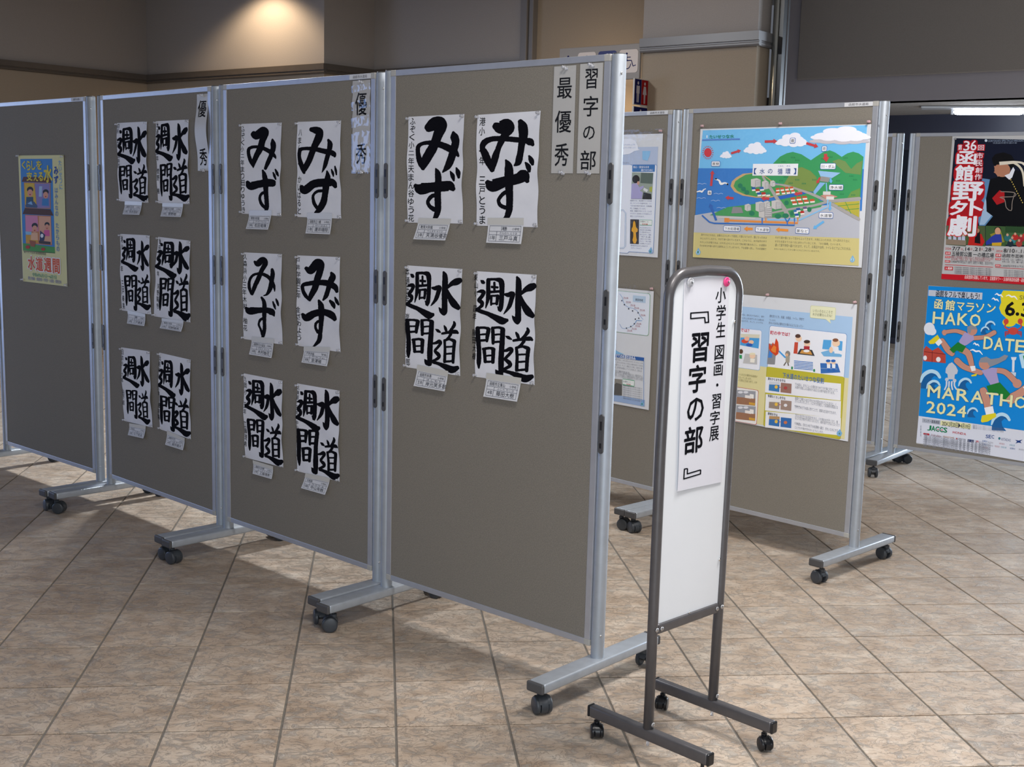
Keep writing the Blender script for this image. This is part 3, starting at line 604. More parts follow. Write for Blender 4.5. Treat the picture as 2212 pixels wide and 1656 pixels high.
# hand-drawn strokes of the six two-character sheets
MIZU = {
 1: [[(350, 245, 105), (420, 200, 150), (478, 180, 125), (498, 232, 122), (460, 330, 108), (420, 440, 98), (370, 540, 105), (310, 650, 92), (288, 725, 40)], [(285, 720, 40), (255, 640, 60), (235, 530, 48), (242, 462, 48), (300, 428, 42), (400, 425, 58), (500, 450, 72), (590, 490, 78), (660, 532, 68), (695, 575, 30)],
     [(637, 300, 32), (650, 350, 92), (665, 420, 90), (635, 520, 88), (612, 600, 86), (578, 690, 78), (515, 765, 16)], [(205, 920, 45), (262, 955, 125), (380, 940, 105), (500, 930, 112), (600, 925, 108), (640, 955, 60)],
     [(432, 722, 15), (455, 780, 66), (465, 880, 74), (462, 1000, 74), (465, 1120, 72), (463, 1200, 66), (435, 1280, 50), (390, 1330, 10)], [(450, 1030, 46), (392, 1042, 46), (348, 1100, 42), (366, 1150, 42), (420, 1190, 52), (460, 1200, 48)], [(606, 755, 14), (635, 805, 50), (652, 860, 26)], [(676, 715, 18), (700, 770, 54), (712, 825, 32)]],
 2: [[(1130, 232, 85), (1180, 250, 135), (1255, 218, 138), (1275, 262, 118), (1225, 340, 78), (1180, 430, 64), (1150, 500, 60), (1115, 600, 78), (1092, 720, 50)], [(1088, 735, 56), (1040, 640, 78), (1000, 540, 78), (978, 482, 58), (1002, 422, 66), (1080, 382, 58), (1200, 375, 58), (1350, 385, 58), (1470, 395, 62), (1528, 412, 84), (1555, 440, 44)],
     [(1410, 178, 60), (1435, 230, 106), (1445, 320, 106), (1427, 430, 78), (1415, 540, 74), (1392, 640, 76), (1345, 682, 20)], [(1035, 880, 60), (1090, 915, 135), (1230, 870, 116), (1380, 835, 116), (1455, 800, 130), (1490, 860, 50)],
     [(1242, 622, 22), (1275, 690, 86), (1285, 820, 98), (1285, 960, 84), (1285, 1080, 74), (1278, 1200, 72), (1250, 1275, 56), (1192, 1308, 10)], [(1258, 985, 46), (1210, 1012, 42), (1162, 1080, 38), (1182, 1140, 42), (1240, 1168, 46)], [(1478, 650, 22), (1510, 695, 62), (1518, 745, 40)], [(1518, 572, 22), (1545, 620, 60), (1562, 665, 38)]],
 3: [[(305, 252, 85), (350, 270, 108), (435, 205, 106), (470, 240, 88), (430, 340, 84), (400, 440, 82), (350, 550, 68), (305, 650, 56), (300, 715, 10)], [(300, 695, 28), (270, 620, 50), (245, 520, 44), (252, 452, 44), (320, 427, 40), (420, 440, 48), (520, 490, 58), (588, 548, 48), (610, 585, 18)],
     [(566, 325, 26), (575, 380, 72), (575, 450, 72), (540, 550, 62), (500, 650, 58), (468, 725, 42)], [(222, 915, 50), (262, 965, 105), (380, 940, 98), (500, 922, 102), (578, 925, 96)], [(428, 752, 28), (450, 810, 62), (470, 900, 74), (480, 1020, 64), (485, 1150, 58), (484, 1270, 52), (448, 1352, 8)],
     [(460, 1052, 42), (412, 1080, 38), (392, 1140, 38), (420, 1220, 42), (470, 1268, 42)], [(583, 782, 20), (605, 830, 38), (622, 875, 20)], [(612, 738, 20), (640, 790, 38), (660, 828, 20)]],
 4: [[(1098, 190, 60), (1160, 200, 92), (1215, 218, 88), (1200, 300, 102), (1150, 410, 84), (1110, 510, 78), (1060, 630, 74), (1005, 740, 66), (1000, 792, 14)], [(1000, 785, 38), (965, 680, 58), (942, 560, 44), (957, 472, 48), (1020, 452, 44), (1150, 460, 58), (1280, 490, 68), (1380, 510, 68), (1418, 540, 66), (1425, 560, 34)],
     [(1332, 335, 36), (1355, 390, 72), (1345, 470, 68), (1320, 580, 62), (1293, 680, 58), (1248, 782, 10)], [(968, 975, 50), (1010, 1025, 105), (1130, 942, 106), (1270, 920, 106), (1395, 922, 98), (1432, 975, 50)], [(1320, 762, 22), (1330, 840, 72), (1310, 950, 88), (1290, 1080, 78), (1260, 1200, 86), (1202, 1295, 74), (1145, 1330, 18)],
     [(1260, 1032, 42), (1182, 1042, 38), (1127, 1100, 34), (1140, 1200, 46), (1180, 1268, 46)], [(1387, 742, 20), (1405, 790, 38), (1410, 832, 20)], [(1437, 698, 20), (1450, 750, 34), (1458, 812, 20)]],
 5: [[(305, 218, 32), (350, 240, 82), (415, 190, 74), (450, 240, 68), (400, 340, 58), (360, 440, 58), (310, 560, 52), (278, 648, 34)], [(270, 645, 30), (245, 560, 40), (247, 472, 34), (282, 402, 34), (350, 376, 34), (430, 387, 44), (500, 430, 48), (558, 530, 42), (570, 608, 14)],
     [(541, 318, 35), (550, 380, 58), (530, 480, 58), (508, 580, 56), (470, 648, 32), (425, 668, 10)], [(198, 832, 36), (245, 868, 96), (370, 860, 72), (480, 862, 72), (545, 890, 84), (572, 935, 20)], [(398, 692, 30), (430, 760, 52), (435, 880, 58), (440, 1000, 48), (440, 1100, 48), (420, 1195, 42), (398, 1235, 18)],
     [(430, 962, 32), (382, 990, 34), (362, 1050, 28), (390, 1120, 28), (410, 1190, 32)], [(553, 748, 20), (575, 800, 34), (592, 843, 18)], [(595, 712, 20), (615, 755, 34), (633, 798, 20)]],
 6: [[(992, 302, 50), (1050, 330, 96), (1135, 232, 106), (1185, 252, 88), (1170, 350, 88), (1140, 450, 88), (1110, 560, 84), (1062, 665, 66), (1048, 728, 28)], [(1045, 720, 40), (985, 660, 48), (947, 580, 44), (952, 522, 48), (1050, 500, 58), (1180, 490, 68), (1290, 502, 78), (1380, 550, 72), (1408, 605, 48)],
     [(1326, 362, 34), (1345, 410, 82), (1320, 480, 78), (1288, 580, 62), (1258, 660, 58), (1218, 722, 24)], [(952, 912, 40), (1000, 955, 96), (1100, 902, 88), (1220, 882, 82), (1325, 920, 92), (1375, 975, 56)], [(1163, 728, 30), (1190, 800, 72), (1190, 920, 72), (1185, 1040, 58), (1178, 1150, 54), (1158, 1260, 58), (1068, 1355, 12)],
     [(1150, 1002, 34), (1116, 1040, 34), (1117, 1100, 34), (1145, 1148, 42)], [(1305, 732, 32), (1345, 780, 58), (1362, 825, 30)], [(1378, 690, 26), (1400, 740, 48), (1422, 780, 30)]]}
BLACK = srgb('0c0c10')
def rice_sheet(pan, label, uv, strokes=None, boxes=None, quad=None, column=None, card=None, colbox=None, curl=1.0, group='brush writing sheets pinned to the felt panels'):
    """uv: four corners (u, v) TL TR BR BL in panel metres; quad: same corners in drawing coordinates"""
    uc = sum(p[0] for p in uv) / 4; vc = sum(p[1] for p in uv) / 4
    root = panel_root(pan, 'brush_writing', label, 'brush writing', group, uc, vc)
    ph = random.uniform(0, 6)
    to_u = homography([(p[0], p[1]) for p in uv], UNIT)
    from_u = homography(UNIT, uv)
    def deform(u, v):
        s_, t_ = to_u(u, v); s_ = min(max(s_, 0), 1); t_ = min(max(t_, 0), 1)
        e = (abs(2 * s_ - 1)) ** 3; mid = math.sin(PI * t_) ** .7 if 0 < t_ < 1 else 0
        return .0012 + curl * (.0050 * e * mid * (.55 + .45 * math.sin(13 * t_ + ph + 2 * (s_ > .5))) + .0013 * (1 + math.sin(6.3 * s_ + 9 * t_ + ph)) * mid + .0007 * math.sin(21 * t_ - 8 * s_ + ph) * mid)
    nx, ny = 36, 48; V = []; F = []
    for j in range(ny + 1):
        for i in range(nx + 1):
            s_, t_ = i / nx, j / ny; u, v = from_u(s_, t_)
            if i in (0, nx): u += (-1 if i else 1) * .0022 * curl * (.5 + .5 * math.sin(19 * t_ + ph + i)) * math.sin(PI * t_) * (1 if i == 0 else 1)
            V.append((u - uc, -deform(u, v), v - vc))
    for j in range(ny):
        for i in range(nx):
            a = j * (nx + 1) + i; F.append((a, a + nx + 1, a + nx + 2, a + 1))
    me = bpy.data.meshes.new('paper_sheet'); me.from_pydata(V, [], F); o = link('paper_sheet', me, PAPER, root, smooth=True)
    fq = homography(quad, uv)
    art = Art(fq, deform)
    if strokes:
        for st in strokes: art.stroke([(x, y, w_ * 1.06) for x, y, w_ in st], BLACK, 1, 9, rough=1.6)
    if boxes:
        for ch, bx in boxes.items():
            st, g = char_in(bx, ch)
            k = math.sqrt(max(.2, (bx[2] - bx[0]) / .54))
            for s1 in st:
                # bring the stroke through the unit sheet; widths stay in template units
                P = smooth_line(s1, 9); q = [np.array([p[0], p[1], p[2] * (1.14 if pan == 'P4' else 1.3)]) for p in P]
                a2 = Art(lambda x, y: from_u(*g(x, y)), deform); a2.stroke([tuple(p) for p in q], BLACK, 1, 1e9, rough=1.4)
                b0 = len(art.V); art.V += a2.V; art.F += [tuple(b0 + i for i in fc) for fc in a2.F]; art.C += a2.C
    art.build('brush_strokes', root, INKB, uc, vc, .0002, .0001, single=1)
    if column:
        ac = Art(fq, deform); txt, x1, y0, y1, wd, x2 = column
        ac.vtext(txt, x1, y0, y1, wd, BLACK, 1, .012, x2, jit=2)
        ac.build('signature_column', root, INKB, uc, vc, .0004, .0001, single=1)
    # four pins
    for k, (u, v) in enumerate(uv):
        du = (.006 if k in (0, 3) else -.006) - (.004 if k in (0, 3) else 0); dv = -.006 if k < 2 else .006
        pin(root, u - uc + du, v - vc + dv)
    if card:
        cq, lines = card
        cuv = [fq(*p) for p in cq]; cu = [(u - uc, v - vc) for u, v in cuv]
        n = 10; V = []; F = []
        def coff(t_): return .0024 + .0005 * t_ + .012 * max(0, t_ - .25) ** 1.6
        def cp(s_, t_):
            a = [(1 - s_) * cu[0][i] + s_ * cu[1][i] for i in (0, 1)]; b = [(1 - s_) * cu[3][i] + s_ * cu[2][i] for i in (0, 1)]
            return (1 - t_) * a[0] + t_ * b[0], (1 - t_) * a[1] + t_ * b[1]
        for j in range(n + 1):
            for i in range(5):
                x, z = cp(i / 4, j / n); V.append((x, -coff(j / n) - .0003, z))
        for j in range(n):
            for i in range(4):
                a = j * 5 + i; F.append((a, a + 5, a + 6, a + 1))
        me = bpy.data.meshes.new('name_card'); me.from_pydata(V, [], F); cd_ = link('name_card', me, CARD, root, smooth=True)
        # tape strip holding its top edge
        V = []; 
        for (s_, t_) in ((-.01, -.015), (1.01, -.015), (1.01, .26), (-.01, .26)):
            x, z = cp(s_, t_); V.append((x, -coff(max(t_, 0)) - .0009, z))
        me = bpy.data.meshes.new('tape_strip'); me.from_pydata(V, [], [(0, 1, 2, 3)]); link('tape_strip', me, TAPE, cd_)
        ac = Art(lambda s_, t_: (s_, t_))
        fc = lambda s_, t_: cp(s_, t_)
        ac.f = fc
        def put(x0, y0, x1, y1, txt=None, c='2a2a34'):
            if txt: ac.text(txt, x0, y0, x1, y1, c, 0, 0)
            else: ac.poly([(x0, y0), (x1, y0), (x1, y1), (x0, y1)], c, 0)
        for y in (.30, .52, .66, .92): put(.06, y, .95, y + .012, c='4a4a58')
        for x in (.06, .94): put(x, .30, x + .008, .93, c='4a4a58')
        put(.27, .52, .28, .93, c='4a4a58')
        sch, kana, grade, nm = lines
        put(.12 if len(sch) > 2 else .38, .335, .12 + .075 * len(sch) if len(sch) > 2 else .56, .49, sch); put(.70, .37, .90, .48, '小学校' if '園' not in sch else '学校')
        put(.36, .555, .85, .635, kana, '55555f'); put(.10, .70, .25, .87, grade); put(.36, .69, .36 + .13 * len(nm), .89, nm)
        # lay the print on the bent card
        me = bpy.data.meshes.new('card_print')
        def tt(z):
            zt = (cu[0][1] + cu[1][1]) / 2; zb = (cu[2][1] + cu[3][1]) / 2; return min(1, max(0, (z - zt) / (zb - zt)))
        V = [(u, -coff(tt(v)) - .0011, v) for u, v, L in ac.V]
        me.from_pydata(V, [], ac.F); at = me.color_attributes.new('ink', 'FLOAT_COLOR', 'CORNER'); data = []
        for p, c in zip(me.polygons, ac.C): data += [*c[:3], 1.0] * p.loop_total
        at.data.foreach_set('color', data); link('card_print', me, PRINTM, cd_)
    return root
FB = lambda a, b, c, d: {'水': a, '週': b, '間': c, '道': d}
S = []
rice_sheet('P4', 'upper left two-character brush writing with thick strokes on the nearest panel', [(.098, 1.641), (.341, 1.643), (.343, 1.318), (.100, 1.314)], MIZU[1], None, [(110, 118), (762, 82), (745, 1352), (118, 1338)],
           ('ふぞく小二年天まん谷ゆう花', 160, 125, 1335, 62, 160), ([(250, 1290), (612, 1300), (570, 1540), (208, 1525)], ('教育大附属', 'てんまや ゆうか', '2年', '天満谷優花')))
rice_sheet('P4', 'upper right two-character brush writing with a dry brushed stroke on the nearest panel', [(.395, 1.639), (.641, 1.644), (.642, 1.317), (.401, 1.314)], MIZU[2], None, [(915, 105), (1643, 50), (1608, 1392), (905, 1375)],
           ('港小 一年 三戸とうま', 975, 125, 1365, 66, 975), ([(1040, 1290), (1448, 1290), (1440, 1585), (1037, 1570)], ('港', 'さんのへ とうま', '1年', '三戸斗真')))
rice_sheet('P4', 'lower left four-character brush writing on the nearest panel', [(.101, 1.179), (.345, 1.181), (.344, .852), (.099, .853)], None, FB((.44, .03, 1.0, .45), (.0, .055, .53, .51), (.01, .51, .535, .97), (.48, .50, .985, .995)), [(105, 68), (740, 112), (715, 1345), (85, 1240)],
           ('本通五年 岸元 笑多郎', 115, 90, 1235, 42, 115), ([(228, 1215), (578, 1290), (560, 1520), (200, 1455)], ('函館市本通', 'きしもと', '五年', '岸元笑多郎')))
rice_sheet('P4', 'lower right four-character brush writing on the nearest panel, its card beside empty felt', [(.405, 1.178), (.643, 1.181), (.647, .860), (.408, .857)], None, FB((.46, .02, 1.0, .463), (-.0, .057, .56, .488), (.02, .508, .52, .985), (.44, .49, .99, .995)), [(905, 140), (1597, 178), (1572, 1450), (888, 1352)],
           ('東山小 四年 藤田大樹', 905, 165, 1160, 38, 880), ([(1025, 1310), (1420, 1370), (1392, 1637), (1003, 1575)], ('函館市立東山', 'ふじた たいき', '4年', '藤田大樹')))
rice_sheet('P3', 'top left two-character brush writing on the second nearest panel', [(.133, 1.642), (.379, 1.641), (.375, 1.315), (.13, 1.318)], MIZU[3], None, [(135, 110), (690, 92), (685, 1380), (140, 1345)],
           ('ふぞく小二年まつ田りゅうき', 160, 135, 1340, 44, 165), ([(255, 1305), (555, 1305), (530, 1565), (225, 1555)], ('教育大附属', 'まつだ りゅうき', '2年', '松田竜輝')))
rice_sheet('P3', 'top right two-character brush writing beside the shiny strip', [(.47, 1.641), (.71, 1.64), (.713, 1.316), (.469, 1.315)], MIZU[4], None, [(905, 85), (1508, 65), (1510, 1415), (905, 1390)],
           ('八まん小一 かいはると', 950, 180, 1360, 44, 935), ([(1048, 1340), (1385, 1345), (1383, 1630), (1045, 1615)], ('函館市立八幡', 'かい はると', '1年', '唐井晴翔')))
rice_sheet('P3', 'middle left two-character brush writing with slim strokes on the second nearest panel', [(.141, 1.176), (.378, 1.181), (.38, .856), (.136, .853)], MIZU[5], None, [(160, 92), (668, 115), (675, 1315), (160, 1240)],
           ('久森浜小三年木村 柚花', 180, 100, 1140, 46, 190), ([(275, 1210), (560, 1235), (555, 1490), (258, 1440)], ('函館市立大森浜', 'きむら ゆうか', '3年', '木村柚花')))
rice_sheet('P3', 'middle right two-character brush writing with heavy strokes on the second nearest panel', [(.468, 1.181), (.708, 1.187), (.712, .863), (.472, .861)], MIZU[6], None, [(870, 130), (1440, 152), (1445, 1415), (880, 1330)],
           ('戸井学園三年 金ざわよう', 885, 150, 1265, 48, 905), ([(965, 1340), (1308, 1350), (1292, 1600), (952, 1548)], ('戸井学園', 'かなざわ', '3年', '金澤陽')))
rice_sheet('P3', 'bottom left four-character brush writing on the second nearest panel', [(.135, .723), (.379, .724), (.382, .403), (.141, .401)], None, FB((.50, .046, .98, .48), (.04, .055, .62, .505), (.09, .51, .53, .965), (.5, .507, 1.0, 1.0)), [(150, 90), (628, 185), (638, 1255), (170, 1130)],
           ('九岡小 五年 工藤理希', 170, 120, 1000, 28, 182), ([(268, 1165), (515, 1240), (518, 1392), (285, 1325)], ('函館市立桔梗', 'くどう りき', '5年', '工藤理希')))
rice_sheet('P3', 'bottom right four-character brush writing with the heaviest strokes on the second nearest panel', [(.467, .725), (.708, .729), (.71, .409), (.466, .404)], None, FB((.46, .013, .99, .46), (0, .06, .55, .515), (.01, .5, .53, 1.0), (.5, .53, 1.0, 1.0)), [(810, 215), (1335, 305), (1335, 1430), (810, 1300)],
           ('北美原 五年 中山', 822, 235, 790, 26, 822), ([(920, 1325), (1220, 1385), (1178, 1587), (882, 1503)], ('北美原', 'なかやま', '5年', '中山有麒')))
rice_sheet('P2', 'top left four-character brush writing on the third panel from the right', [(.158, 1.669), (.406, 1.669), (.406, 1.344), (.16, 1.346)], None, FB((.5, .055, .99, .51), (.01, .07, .6, .53), (.05, .54, .5, .97), (.48, .53, 1.0, .99)), [(130, 430), (498, 412), (518, 1415), (155, 1395)],
           ('日吉 五年 荒井百', 145, 440, 990, 24, 158), ([(232, 1395), (440, 1405), (428, 1565), (222, 1558)], ('函館市立日吉', 'あらい', '5年', '荒井百紗')))
rice_sheet('P2', 'top right four-character brush writing beside the hanging two-character strip', [(.476, 1.668), (.725, 1.668), (.723, 1.345), (.482, 1.344)], None, FB((.48, .036, .97, .47), (0, .04, .5, .49), (.1, .51, .5, .98), (.45, .46, 1.0, .975)), [(608, 408), (1012, 387), (1025, 1432), (635, 1420)],
           ('本通小 五年 菅野 樹', 628, 420, 1310, 26, 645), ([(695, 1420), (945, 1425), (940, 1593), (688, 1585)], ('函館市立本通', 'すがの', '5年', '菅野樹')))
rice_sheet('P2', 'middle left four-character brush writing on the third panel from the right', [(.164, 1.209), (.41, 1.212), (.41, .887), (.165, .884)], None, FB((.55, .07, .98, .453), (.03, .055, .6, .48), (.13, .525, .56, .995), (.5, .5, 1.0, .955)), [(205, 105), (643, 127), (665, 1305), (232, 1245)],
           ('港小 六年 三戸奏美', 228, 130, 1230, 30, 260), ([(318, 1240), (578, 1300), (590, 1475), (332, 1435)], ('港', 'さんのへ', '6年', '三戸奏美')))
rice_sheet('P2', 'middle right four-character brush writing with its lower left corner pulled out', [(.478, 1.209), (.725, 1.203), (.716, .881), (.431, .882)], None, FB((.46, .025, .97, .458), (0, .058, .6, .54), (.13, .53, .55, .99), (.52, .45, 1.0, 1.0)), [(770, 148), (1250, 207), (1250, 1425), (705, 1330)],
           ('亀田小 六年 河野陽色', 798, 175, 1220, 28, 765), ([(832, 1360), (1150, 1400), (1140, 1560), (822, 1505)], ('亀田小学校', 'こうの', '6年', '河野陽色')))
rice_sheet('P2', 'bottom left four-character brush writing on the third panel from the right', [(.15, .724), (.393, .732), (.403, .411), (.162, .404)], None, FB((.5, .073, .96, .477), (.05, .105, .6, .52), (.12, .555, .52, .945), (.5, .526, .93, .98)), [(220, 70), (645, 130), (685, 1265), (265, 1165)],
           ('日吉小 六年 山下結', 236, 100, 930, 26, 262), ([(345, 1200), (588, 1240), (575, 1422), (345, 1370)], ('北日吉', 'やました', '6年', '山下結真')))
rice_sheet('P2', 'bottom right four-character brush writing with a long last stroke on the third panel', [(.469, .735), (.714, .732), (.707, .408), (.463, .413)], None, FB((.5, .064, .98, .473), (0, .08, .52, .554), (.03, .54, .53, .99), (.42, .5, 1.0, .99)), [(785, 148), (1253, 253), (1258, 1440), (795, 1290)],
           ('北昭和小 六年 細井陽', 798, 190, 1150, 26, 790), ([(908, 1310), (1168, 1420), (1167, 1597), (903, 1515)], ('函館市立北', 'ほそい', '6年', '細井陽大')))

# title strips
def strip(pan, label, u0, u1, v0, v1, chars, film=True, wav=0, curl=0):
    uc, vc = (u0 + u1) / 2, (v0 + v1) / 2
    root = panel_root(pan, 'title_strip', label, 'paper strip', 'title strips pinned near the panel tops', uc, vc)
    def df(u, v):
        t_ = (v1 - v) / (v1 - v0); s_ = (u - u0) / (u1 - u0)
        return .0012 + curl * .012 * math.sin(PI * min(1, max(0, t_))) * (.5 - .5 * math.cos(2.2 * PI * t_)) + wav * .0011 * (1 + math.sin(34 * t_ + 1.2 * s_)) * math.exp(-((t_ - .25) / .28) ** 2)
    def grid(name, m, a, off, n=40):
        V = []; F = []
        for j in range(n + 1):
            for i in range(7):
                u = u0 - a + (u1 - u0 + 2 * a) * i / 6; v = v1 + a - (v1 - v0 + 2 * a) * j / n; V.append((u - uc, -df(u, v) - off, v - vc))
        for j in range(n):
            for i in range(6):
                k = j * 7 + i; F.append((k, k + 7, k + 8, k + 1))
        me = bpy.data.meshes.new(name); me.from_pydata(V, [], F); return link(name, me, m, root, smooth=True)
    grid('paper_strip', STRIPM, 0, 0)
    a = Art(lambda x, y: (x, y), df)
    for ch, cu, cv, hu, hv in chars: a.text(ch, cu - hu, cv + hv, cu + hu, cv - hv, BLACK, 1, .013)
    a.build('lettering', root, INKB, uc, vc, .0004, .0001, single=1)
    if film: grid('laminate_sleeve', FILM, .004, .0014)
    for v, s_ in ((v1 - .004, -1), (v0 + .003, 1)):
        pin(root, 0, v - vc, CLEAR, 1.0, -.003); pin(root, .008, v - vc - .004, CLEAR, .8, -.003)
def ch4(pan_u, items): return [(c, pan_u + du, v, hu, hv) for c, du, v, hu, hv in items]
strip('P4', 'laminated three-character strip, left of the pair at the top right of the nearest panel', .686, .765, 1.470, 1.763, ch4(.7255, [('最', .001, 1.703, .026, .028), ('優', -.001, 1.612, .029, .030), ('秀', -.003, 1.521, .025, .031)]))
strip('P4', 'laminated four-character strip, right of the pair at the top right of the nearest panel', .779, .858, 1.470, 1.765, ch4(.8185, [('習', .001, 1.724, .021, .026), ('字', .002, 1.651, .025, .027), ('の', -.001, 1.580, .020, .018), ('部', -.001, 1.506, .027, .026)]))
strip('P3', 'rippled shiny laminated strip reflecting blue light on the second nearest panel', .770, .860, 1.470, 1.765, ch4(.815, [('優', 0, 1.69, .028, .036), ('秀', 0, 1.530, .026, .033)]), wav=1.4)
strip('P2', 'bare curling two-character strip at the top right of the third panel', .786, .867, 1.473, 1.760, ch4(.8265, [('優', 0, 1.705, .029, .031), ('秀', .002, 1.525, .026, .032)]), film=False, curl=1)
# owner stickers on the top rails
def sticker(pan, u0, u1, m=CARD):
    t = PO[pan]; o = box('name_sticker', u0, u1, -.0178, -.0169, 1.7695, 1.7845, m, t)
    a = Art(lambda x, y: (x, y)); a.text('函館市水道局', u0 + .018, 1.782, u1 - .018, 1.772, '30303a', 0, 0); q = a.build('lettering', o, PRINTM, 0, 0, .0180, 0)
for p_, a_, b_ in (('P1', .765, .855), ('P3', .755, .862), ('Q1', .745, .860), ('Q2', .745, .862)): sticker(p_, a_, b_)
#PART3
# ------------------------------------------------------------------ white sign stand in front
SGA = Vector((.366, 2.909)); SGB = Vector((.557, 3.098)); dS = (SGB - SGA).normalized(); SW = .272
st = thing('sign_stand', 'narrow grey-framed white sign stand on small casters, in front of all the panels', 'sign stand', (SGA.x, SGA.y, 0), math.atan2(dS.y, dS.x))
def lean(o): return o
bm = bmesh.new(); R_ = .062; top = 1.229; x0, x1 = 0.0, SW
pts = [(x0, 0, .084)] + [(x0, 0, z) for z in (.4, .8)] + [(x0 + .006, 0, top - R_)]
x0 += .006; x1 += .018
for i in range(1, 9):
    a = PI - PI / 2 * i / 8; pts.append((x0 + R_ + R_ * math.cos(a), 0, top - R_ + R_ * math.sin(a)))
pts.append(((x0 + x1) / 2, 0, top + .004))
for i in range(0, 9):
    a = PI / 2 - PI / 2 * i / 8; pts.append((x1 - R_ + R_ * math.cos(a), 0, top - R_ + R_ * math.sin(a) * 1.0))
pts += [(x1 - .006, 0, .8), (x1 - .012, 0, .4), (SW, 0, .084)]
tube(bm, pts, .0132, 16); fr = from_bm('upright_frame', bm, SIGNTUBE, st, smooth=True)
# white panel (rounded top) between the uprights
bm = bmesh.new(); pp = []; xa, xb = .014, SW + .004; Rr = .05; zt = top - .008; zb = .352
for i in range(9):
    a = PI / 2 * i / 8; pp.append((xb - Rr + Rr * math.cos(a), zt - Rr + Rr * math.sin(a)))
for i in range(9):
    a = PI / 2 + PI / 2 * i / 8; pp.append((xa + Rr + Rr * math.cos(a), zt - Rr + Rr * math.sin(a)))
pp += [(xa - .006, zb), (xb - .010, zb)]
for y0 in (-.004, .004):
    vs = [bm.verts.new((x, y0, z)) for x, z in pp]
    if y0 < 0: v0 = vs
    else: v1 = vs
bm.faces.new(v0); bm.faces.new(v1[::-1])
for i in range(len(pp)):
    j = (i + 1) % len(pp); bm.faces.new((v0[i], v0[j], v1[j], v1[i]))
from_bm('white_panel', bm, WHITEB, st)
cbar = box('crossbar', .010, SW - .008, -.011, .011, .330, .356, SIGNTUBE, st, .005, 2)
BRASS = mat('nickel_bolt', (.45, .45, .46), .3, .8)
for x, z, y in ((.0, .345, -.0135), (SW, .345, -.0135), (.022, .343, -.0115), (SW - .018, .343, -.0115), (0, .097, -.0135), (SW, .097, -.0135)):
    lathe_obj('bolt', [(0, 0), (.0065, 0), (.0055, .002), (.003, .0032), (0, .0035)], BRASS, st, 12, Matrix.Rotation(PI / 2, 4, 'X'), loc=(x, y, z))
for x, z in ((SW + .000, 1.10), (SW - .012, .475), (.14, .358)):
    lathe_obj('screw', [(0, 0), (.0045, 0), (.004, .002), (0, .004)], CHROME, st, 10, Matrix.Rotation(PI / 2, 4, 'X'), loc=(x, -.006, z))
for x in (0, SW):
    bm = bmesh.new(); abox(bm, x - .0125, x + .0125, -.19, .19, .054, .085, .005, 3)
    f = from_bm('foot', bm, SIGNTUBE, st); shade_auto(f, 50)
    for s in (-1, 1): box('end_cap', x - .013, x + .013, min(s * .189, s * .1965), max(s * .189, s * .1965), .0535, .0855, BLACKP, f, .004, 2)
    lathe_obj('stop_pin', [(0, .038), (.004, .038), (.004, .055), (0, .055)], CLEAR, st, 10, loc=(x, 0, 0))
    for s in (-1, 1):
        c_ = caster_tree(st, (x, s * .170, 0), math.radians({(0, 1): 228, (0, -1): 40, (1, 1): 205, (1, -1): -120}[(int(x > 0), s)]), r=.0185, wd=.0085, gap=.0062, stem=.017, mats=(BLACKP, BLACKP))
# paper notice on it
nt_ = thing('paper_notice', 'long white paper notice with two columns of large Japanese lettering on the white stand', 'paper notice', st.location, st.rotation_euler[2])
nq = [(.056, 1.216), (.243, 1.214), (.252, .684), (.062, .688)]
fN = homography(UNIT, nq)
def nd(u, v):
    t_ = (1.216 - v) / .53; s_ = (u - .056) / .19
    return .0048 + .0030 * max(0, t_) ** 2 * (1.2 - s_) + .0010 * (1 + math.sin(5 * s_ + 3 * t_)) * t_ * .6 + .0022 * max(0, .12 - s_) / .12 * math.sin(PI * min(1, max(0, t_)))
V = []; Fc = []
for j in range(61):
    for i in range(21):
        u, v = fN(i / 20, j / 60)
        if i == 0: u += .0025 * math.sin(j / 60 * 9) * (j / 60)
        V.append((u, -nd(u, v), v))
for j in range(60):
    for i in range(20): a = j * 21 + i; Fc.append((a, a + 21, a + 22, a + 1))
me = bpy.data.meshes.new('paper_sheet'); me.from_pydata(V, [], Fc)
NPAP = mat('white_copy_paper', (.70, .71, .78), .7, bump=(16, .25, .003)); link('paper_sheet', me, NPAP, nt_, smooth=True)
a = Art(homography([(125, 88), (437, 90), (405, 1540), (82, 1590)], nq), nd); NI = '17102c'
# long side column and the bracketed title (drawing units of the notice)
for ch, x0, y0, x1_, y1 in (('小', 343, 160, 412, 262), ('学', 350, 278, 413, 382), ('生', 351, 396, 413, 500), ('図', 343, 556, 406, 658), ('画', 338, 672, 399, 770), ('習', 328, 900, 389, 1003), ('字', 317, 1020, 382, 1115), ('展', 313, 1130, 378, 1232)):
    a.text(ch, x0, y0, x1_, y1, NI, 1, .018)
a.ell(363, 835, 8, 11, NI, 1)
for ch, x0, y0, x1_, y1 in (('習', 180, 468, 296, 664), ('字', 164, 690, 280, 878), ('の', 154, 922, 268, 1082), ('部', 134, 1125, 264, 1312)): a.text(ch, x0, y0, x1_, y1, NI, 1, .03)
def bracket(p, w): a.stroke([(x, y, w) for x, y in p], NI, 1, smooth=False)
for seg in ([(172, 328), (172, 368)], [(168, 326), (296, 322)], [(291, 320), (296, 398)], [(172, 364), (268, 360)], [(268, 358), (272, 396)], [(268, 395), (300, 393)]): bracket(seg, 9)
for seg in ([(133, 1428), (158, 1426)], [(134, 1426), (130, 1504)], [(130, 1500), (252, 1470)], [(251, 1474), (252, 1440)], [(157, 1426), (155, 1468)], [(153, 1465), (252, 1441)]): bracket(seg, 9)
a.build('lettering', nt_, INKB, 0, 0, .0004, .0001, single=1)
